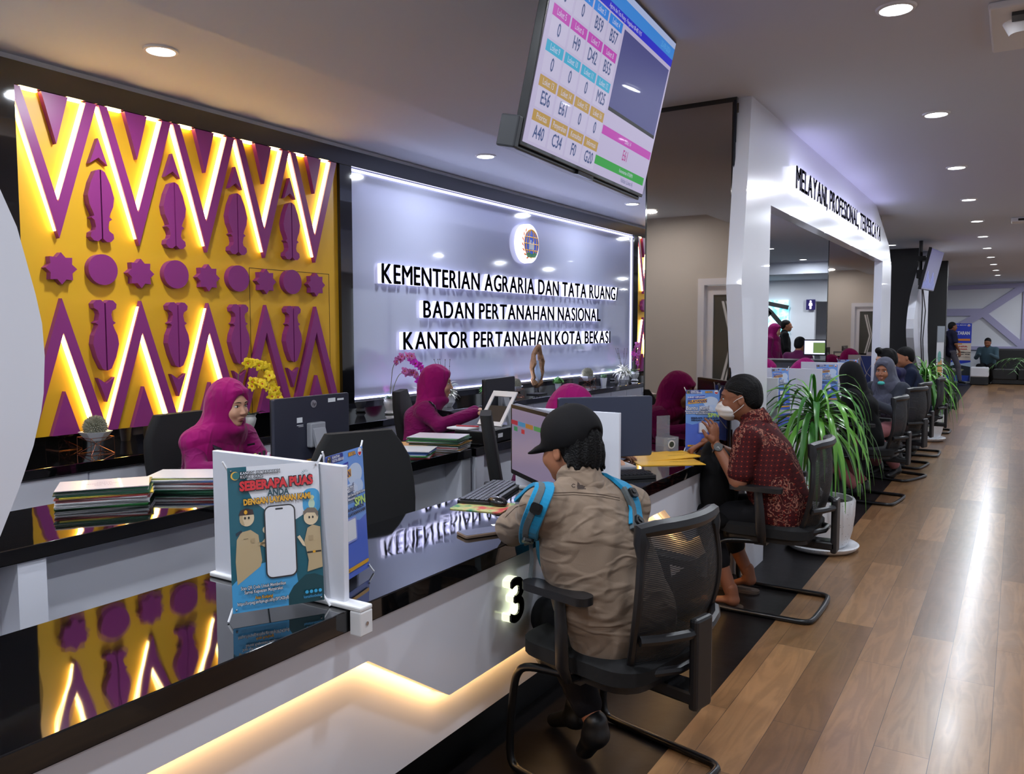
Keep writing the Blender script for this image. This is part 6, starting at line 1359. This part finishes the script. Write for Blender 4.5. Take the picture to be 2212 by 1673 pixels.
# right officer
s.poly([(.82, .22), (.84, .30), (.80, .44), (.84, .53), (.90, .55), (.985, .53), (.995, .24)], KHA).disc(.885, .605, .018, .019, SKN).poly([(.80, .62), (.80, .65), (.85, .675), (.93, .67), (.97, .64), (.96, .60), (.93, .635), (.84, .64)], (120, 108, 96)).poly([(.72, .475), (.75, .485), (.80, .43), (.81, .40), (.78, .41)], SKN).rect(.825, .985, .35, .362, (50, 44, 40)).rect(.89, .92, .348, .366, YEL_).rect(.85, .90, .44, .475, (170, 148, 112)).disc(.865, .605, .002, .003, BLKC).disc(.905, .605, .002, .003, BLKC)
# phone with a blank screen
s.rrect(.365, .71, .205, .715, .016, (50, 46, 48)).rrect(.380, .695, .215, .706, .013, WHT).rrect(.49, .575, .682, .694, .002, BLKC)
s.text('KANTOR PERTANAHAN', .13, .955, .0095, WHT, al='LEFT', sq=.9, outline=(BLKC, .12)).text('KOTA BEKASI', .13, .930, .0095, WHT, al='LEFT', sq=.9, outline=(BLKC, .12)).disc(.075, .942, .010, .010, (235, 180, 60)).disc(.085, .942, .0085, .0085, (40, 110, 110))
s.text('SEBERAPA PUAS', .52, .868, .030, RED_, width=.176, bold=.05, rot=1, outline=(BLKC, .12)).text('ANDA', .53, .805, .022, (24, 66, 76), bold=.03, sq=.8).text('DENGAN LAYANAN KAMI', .52, .757, .019, YEL_, width=.160, bold=.05, rot=1, outline=(BLKC, .10))
for k in range(7): a = R(25 * k + 10); s.poly([(.84 + .03 * math.cos(a), .915 + .018 * math.sin(a)), (.84 + .055 * math.cos(a), .915 + .034 * math.sin(a)), (.845 + .055 * math.cos(a), .917 + .034 * math.sin(a)), (.845 + .03 * math.cos(a), .917 + .018 * math.sin(a))], (60, 120, 130))
s.text('Scan QR Code Untuk Memberikan', .33, .165, .0115, WHT, width=.105, rot=0, outline=(BLKC, .08)).text('Survei Kepuasan Masyarakat', .33, .135, .0115, WHT, width=.09, outline=(BLKC, .08)).text('Atau Kunjungi', .33, .090, .011, YEL_, width=.042, outline=(BLKC, .08)).text('https://orpeg.atrbpn.go.id/ly/3P242byB', .32, .062, .011, WHT, width=.120, outline=(BLKC, .08))
for k in range(4): s.disc(.80 + .05 * k, .078, .0042, .0042, (60, 170, 220))
s.text('kantahkotbekasi', .865, .045, .010, SKY, width=.045)
x_stand((-1.497, 1.335, .76), (.50, .866), .10, s, 'teal and white poster stand reading SEBERAPA PUAS ANDA on the near counter')

def blue_sheet(W=.205, H=.345):
    B = (86, 112, 208); s = Sheet(W, H, B)
    s.poly([(0, .45), (0, 1), (1, 1), (1, .45), (.8, .42), (.5, .46), (.2, .42)], (112, 156, 226)).disc(.74, .80, .042, .03, (196, 212, 238)).disc(.80, .69, .032, .022, (186, 206, 238)).disc(.60, .68, .04, .02, (200, 214, 240)).poly([(.30, .58), (.42, .66), (.55, .715), (.66, .66), (.85, .58)], (108, 128, 160))
    s.rrect(.0, .44, .935, .998, .006, (56, 66, 140)).disc(.075, .965, .010, .010, (170, 140, 70)).disc(.085, .965, .007, .007, (60, 70, 60)).text('KANTAH', .15, .98, .010, WHT, al='LEFT', bold=.03).text('KOTA BEKASI', .15, .953, .010, WHT, al='LEFT', bold=.03).text('BERITA', .68, .965, .013, YEL_, bold=.04, outline=((60, 70, 120), .10)).disc(.90, .965, .012, .012, WHT).disc(.90, .965, .0095, .0095, (200, 40, 50), 180, 360)
    s.poly([(.06, .845), (.56, .865), (.56, .915), (.06, .890)], (52, 60, 170)).text('SURVEY KEPUASAN', .31, .879, .0135, WHT, width=.096, bold=.03, rot=2).poly([(.06, .765), (.62, .795), (.62, .855), (.06, .828)], YEL_).text('PELAYANAN', .34, .811, .022, (40, 44, 110), width=.106, bold=.04, rot=3)
    s.text('Bantu Kami', .36, .700, .032, WHT, width=.13, bold=.01, rot=1, outline=((80, 90, 130), .06)).text('Memberikan Penilaian Terbaik Dengan Mengisi Survei', .5, .645, .010, WHT, width=.195, bold=.03, outline=((40, 50, 90), .09)).text('Berikut Dengan Cara Memindai', .36, .615, .010, WHT, width=.13, bold=.03, outline=((40, 50, 90), .09)).text('SPN', .82, .575, .032, (190, 222, 120), width=.062, bold=.04).text('SEBERAPA PUAS ANDA', .55, .532, .0135, (40, 44, 70), width=.15, bold=.04).text('DENGAN LAYANAN KAMI', .58, .495, .0125, (40, 44, 70), width=.155, bold=.04)
    s.rrect(.38, .68, .28, .47, .008, (150, 160, 220)).rrect(.41, .65, .295, .455, .004, WHT).rrect(.06, .96, .055, .085, .004, YEL_).text('@kantah.kotabekasi', .3, .07, .008, (60, 60, 90), width=.05)
    return s
G_ = 'small blue survey posters on the counters'
x_stand((-1.508, 1.600, .76), (-.27, .963), .05, blue_sheet(), 'blue survey poster stand half hidden behind the near white divider', G_)
x_stand((-1.475, 4.375, .76), (.86, .52), .03, blue_sheet(.188, .335), 'blue survey poster stand in front of the batik shirt man', G_)
x_stand((-1.66, 6.95, .76), (.43, .90), .08, blue_sheet(), 'blue survey poster stand nearest inside the portal, behind the foliage', G_)
x_stand((-1.49, 7.95, .76), (.80, .60), .06, blue_sheet(), 'blue survey poster stand beside the black headscarf', G_)
x_stand((-1.55, 9.35, .76), (.95, .30), .06, blue_sheet(), 'blue survey poster stand farthest inside the portal', G_)

# ================================================================== the far end of the hall
lavb = mat('lavender_relief', (176, 172, 206), .5)
rb = MB(); Y_ = YF - .06
def band(pts, w_):
    for (a, b) in zip(pts[:-1], pts[1:]):
        a = Vector(a); b = Vector(b); d = (b - a).normalized() * .02; n_ = Vector((-d.y, d.x)).normalized() * w_ / 2; a -= d; b += d; rb.prism([tuple(a + n_), tuple(b + n_), tuple(b - n_), tuple(a - n_)], Y_ - .0015 * len(rb.f) / 6, YF + .0005, 'y')
band([(-1.75, 2.62), (3.8, 2.70)], .12); band([(-1.75, 1.93), (-.9, 1.93)], .20); band([(-1.62, 1.42), (-.86, 1.90), (.10, 2.62)], .19); band([(-.86, 1.90), (.25, .86)], .17); band([(-1.75, .93), (3.8, .93)], .10); band([(.16, .9), (.16, 2.66)], .16)
rl = rb.build('wall_relief', lavb); tag(rl, 'pale lavender raised lines crossing on the far white wall', 'wall decoration')
# rolled banner
def rollup(loc, W, H, rz, label, sheet):
    t = thing('rollup_banner', loc, label, 'banner', None, rz); sheet.build('banner_sheet', t, Matrix.Translation((-W / 2, 0, .06))); MB().box(-W / 2 - .02, W / 2 + .02, -.08, .08, .001, .06).build('banner_base', mat('alu', (170, 172, 178), .3, metal=.8), t, bevel=.01); MB().tube([(0, .03, .06), (0, .03, H + .07)], .012, 6).build('banner_pole', blkm, t); return t
s = Sheet(.56, 1.55, (40, 62, 190), step=.0012); s.rect(0, 1, .36, .66, (222, 206, 190)).rect(0, 1, .66, .67, (40, 62, 190)).rect(.05, .95, .700, .735, (226, 140, 50)).text('PELATARAN', .5, .83, .12, WHT, width=.48, bold=.04).text('KOTA BEKASI', .5, .97, .04, WHT, width=.30).disc(.88, .965, .035, .03, WHT).disc(.88, .965, .028, .022, (200, 40, 50), 180, 360).rect(.3, .62, .640, .655, (226, 140, 50)).text('TANPA', .55, .60, .05, (190, 50, 60), width=.34, bold=.03).text('KUASA', .6, .555, .05, (190, 50, 60), width=.28, bold=.03).text('Sabtu & Minggu', .55, .50, .05, BLKC, width=.48, bold=.03).text('08.00-12.00 WIB', .55, .465, .04, BLKC, width=.46, bold=.03)
s.text('Kantor Pertanahan Kota Bekasi', .5, .42, .025, (90, 70, 90), width=.5).rect(0, 1, .0, .1, (44, 80, 200)).poly([(0, .30), (.3, .34), (.6, .30), (1, .33), (1, .24), (0, .22)], (190, 214, 240)).poly([(.0, .1), (.0, .24), (.4, .29), (1, .25), (1, .1)], (44, 52, 62)).poly([(.35, .17), (.55, .22), (.75, .2), (.6, .16)], (150, 150, 120))
rollup((-1.34, 24.95, 0), .56, 1.55, 0, 'tall blue roll up banner reading PELATARAN behind the walking man', s)
s = Sheet(.42, 1.45, (210, 214, 220), step=.0012); s.disc(.5, .45, .14, .22, (226, 160, 60)).disc(.4, .62, .10, .10, (70, 160, 150)).disc(.62, .30, .1, .08, (196, 110, 70)).rect(0, 1, .80, 1, (120, 130, 140)).rect(0, 1, 0, .1, (60, 90, 180)).disc(.3, .25, .07, .1, (70, 150, 90))
rollup((-1.19, 16.6, 0), .42, 1.45, R(78), 'narrow upright banner with orange and green pictures by the curved pillar', s)
# sofa and ottoman
blk_l = mat('black_leatherette', (18, 18, 20), .4)
sf = thing('sofa', (.35, 25.35, 0), 'long black sofa against the far wall', 'sofa')
for k in range(3):
    MB().box(-1.1 + .78 * k, -.335 + .78 * k, -.42, .22, .12, .42).build('seat_cushion', blk_l, sf, bevel=.03)
MB().box(-1.1, .42, .22, .42, .1, .93).build('backrest', blk_l, sf, bevel=.04); MB().box(-1.1, 1.24, -.40, .42, .02, .13).build('sofa_base', blkm, sf); MB().box(.42, 1.24, .22, .42, .1, .42).build('backrest', blk_l, sf, bevel=.03)
ot = thing('ottoman', (-.82, 24.55, 0), 'white topped black ottoman in front of the far sofa', 'ottoman'); MB().box(-.21, .21, -.25, .25, .21, .47).build('seat', mat('white_leatherette', (224, 224, 230), .4), ot, bevel=.03); MB().box(-.205, .205, -.245, .245, .01, .21).build('ottoman_base', blk_l, ot, bevel=.01)
# palm at the far right
pl_ = thing('potted_palm', (.42, 23.8, 0), 'potted palm with thin arching fronds at the right edge of the photo', 'plant'); MB().lathe([(.13, .001), (.18, .10), (.19, .34), (.17, .34), (.16, .25)], seg=20).build('pot', potm, pl_, smooth=True); random.seed(5)
for k in range(9):
    a = k * 2.4; m = MB(); p = Vector((0, 0, .30)); d = Vector((.42 * math.cos(a), .42 * math.sin(a), 1)).normalized(); pts = [p]
    for q in range(10): p = p + d * .13; d = (d + Vector((.12 * math.cos(a), .12 * math.sin(a), -.14 - .03 * q))).normalized(); pts.append(p)
    m.tube(pts, .005, 5)
    for q in range(3, 11):
        dd = (pts[q] - pts[q - 1]).normalized(); sd_ = dd.cross(Vector((0, 0, 1))).normalized()
        for sx in (-1, 1): e_ = pts[q] + (sd_ * sx * .9 + dd * .6 + Vector((0, 0, -.35))).normalized() * .20; m.add([pts[q] - dd * .012, pts[q] + dd * .012, e_], [(0, 1, 2)])
    m.build('frond', mat('palm_green', (96, 140, 84), .5), pl_)
# ---- back room seen through the portal
struct(MB().box(XL, -4.08, 20.0, 20.15, 0, ZB).box(-4.08, -3.2, 20.0, 20.15, 2.10, ZB).box(-3.2, -1.95, 20.0, 20.15, 0, ZB).build('wall_inner', white)); struct(MB().box(-4.4, -2.6, 21.8, 21.95, 0, ZB).build('wall_passage', white)); struct(MB().box(XL, -1.95, 17.8, 20.0, 2.62, ZB).build('ceiling_drop', ceilm))
wn = thing('lit_window', (-5.1, 19.98, 1.25), 'backlit window with turquoise leaves and black crossing bars, far inside', 'window panel')
lit = mat('lit_leaves', (150, 220, 230), .3, emit=1.1, ecol=(150, 225, 240)); nt = lit.node_tree; tc = nt.nodes.new('ShaderNodeTexCoord'); no = nt.nodes.new('ShaderNodeTexNoise'); no.inputs['Scale'].default_value = 7; rp = nt.nodes.new('ShaderNodeValToRGB'); e = rp.color_ramp.elements; e[0].position = .4; e[0].color = (*s2l((90, 195, 215)), 1); e[1].position = .6; e[1].color = (*s2l((225, 245, 250)), 1)
nt.links.new(tc.outputs['Object'], no.inputs['Vector']); nt.links.new(no.outputs['Fac'], rp.inputs[0]); nt.links.new(rp.outputs[0], nt.nodes['Principled BSDF'].inputs['Emission Color'])
MB().box(-.55, .43, -.03, 0, .0, .90).build('light_panel', lit, wn); m = MB()
for (a, b) in (((-.55, .10), (.02, .62)), ((.02, .62), (.43, .14)), ((.02, .62), (-.35, .92)), ((-.2, .86), (.43, .72))):
    a = Vector(a); b = Vector(b); d = (b - a).normalized(); n_ = Vector((-d.y, d.x)) * .05; m.prism([tuple(a + n_), tuple(b + n_), tuple(b - n_), tuple(a - n_)], -.07, -.031, 'y')
m.build('crossing_bars', blkm, wn)
ws = thing('toilet_sign', (-4.16, 19.95, 2.03), 'small lit toilet sign with a white figure on dark blue', 'sign'); MB().box(-.10, .10, -.04, .0, -.12, .12).build('sign_box', mat('sign_dark', (22, 14, 66), .3, emit=.3, ecol=(40, 20, 120)), ws)
m = MB(); m.prism(circ(.022, 16, 0, .075), -.045, -.04, 'y').prism([(-.03, .045), (.03, .045), (.045, -.02), (.022, -.02), (.02, -.10), (-.02, -.10), (-.022, -.02), (-.045, -.02)], -.045, -.04, 'y'); m.build('figure', mat('sign_white', (240, 230, 255), .3, emit=1.6, ecol=(236, 222, 255)), ws)
fd = thing('work_desk', (-2.6, 12.6, 0), 'work desk in the back area with the bright monitor', 'desk'); MB().box(-.75, .6, -.3, .3, .96, 1.0).build('desktop', blkm, fd); MB().box(-.75, .6, .26, .3, 0, .96).box(-.75, -.71, -.3, .3, 0, .96).box(.56, .6, -.3, .3, 0, .96).build('desk_frame', lac, fd)
tag(MB().box(-3.02, -2.70, 12.2, 12.22, 1.001, 1.28).build('desk_screen', lac), 'white privacy screen on the back desk beside the bright monitor', 'screen') if False else None
mf = monitor((-2.56, 12.62, 1.0), R(170), .34, .24, 'bright monitor showing a green picture in the back area', mat('display_bright', (90, 90, 100), .2, emit=1.3, ecol=(214, 216, 250)), base=.06, stand='x')
MB().box(-.155, .02, .0096, .0102, .10, .255).build('screen_picture', mat('screen_picture', (60, 80, 40), .3, emit=.6, ecol=(120, 150, 80)), mf)
# tote bag and far wall cabinet things
tb = SD().ell((0, 0, .16), (.10, .06, .16), .03).ell((0, 0, .06), (.11, .07, .05), .03).mesh(.009, folds(.005, 30)); tbo = put('tote_bag', tb, mat('tote_print', (214, 220, 222), .7), None); tbo.location = (-1.27, 6.25, .0); tag(tbo, 'white tote bag with green leaf print on the floor behind the potted plant', 'bag')
nt = MATS['tote_print'].node_tree; tc = nt.nodes.new('ShaderNodeTexCoord'); no = nt.nodes.new('ShaderNodeTexNoise'); no.inputs['Scale'].default_value = 16; rp = nt.nodes.new('ShaderNodeValToRGB'); rp.color_ramp.interpolation = 'CONSTANT'; e = rp.color_ramp.elements; e[0].color = (*s2l((40, 130, 120)), 1); e[1].position = .42; e[1].color = (*s2l((220, 224, 226)), 1); q = e.new(.66); q.color = (*s2l((190, 70, 100)), 1)
nt.links.new(tc.outputs['Object'], no.inputs['Vector']); nt.links.new(no.outputs['Fac'], rp.inputs[0]); nt.links.new(rp.outputs[0], nt.nodes['Principled BSDF'].inputs['Base Color'])
monitor((-1.72, 6.35, .76), R(100), .46, .30, 'dark monitor at the left of the portal opening, beside the white jamb', base=.07, shell=(58, 58, 68))
monitor((-2.62, 8.05, .76), R(80), .46, .28, 'grey monitor seen from behind above the inner divider', base=.09, shell=(84, 92, 92))
so_ = thing('wall_socket', (-3.05, -.695, .42), 'wall socket low on the beige wall, seen in the mirror', 'socket'); MB().prism(rounded(.08, .08, .01, 3), -.0, .012, 'y').build('socket_plate', beige, so_); MB().lathe([(.022, 0), (.022, .003)], seg=16).build('socket_hole', blkm, so_, loc=(0, .012, 0), rot=(R(-90), 0, 0))
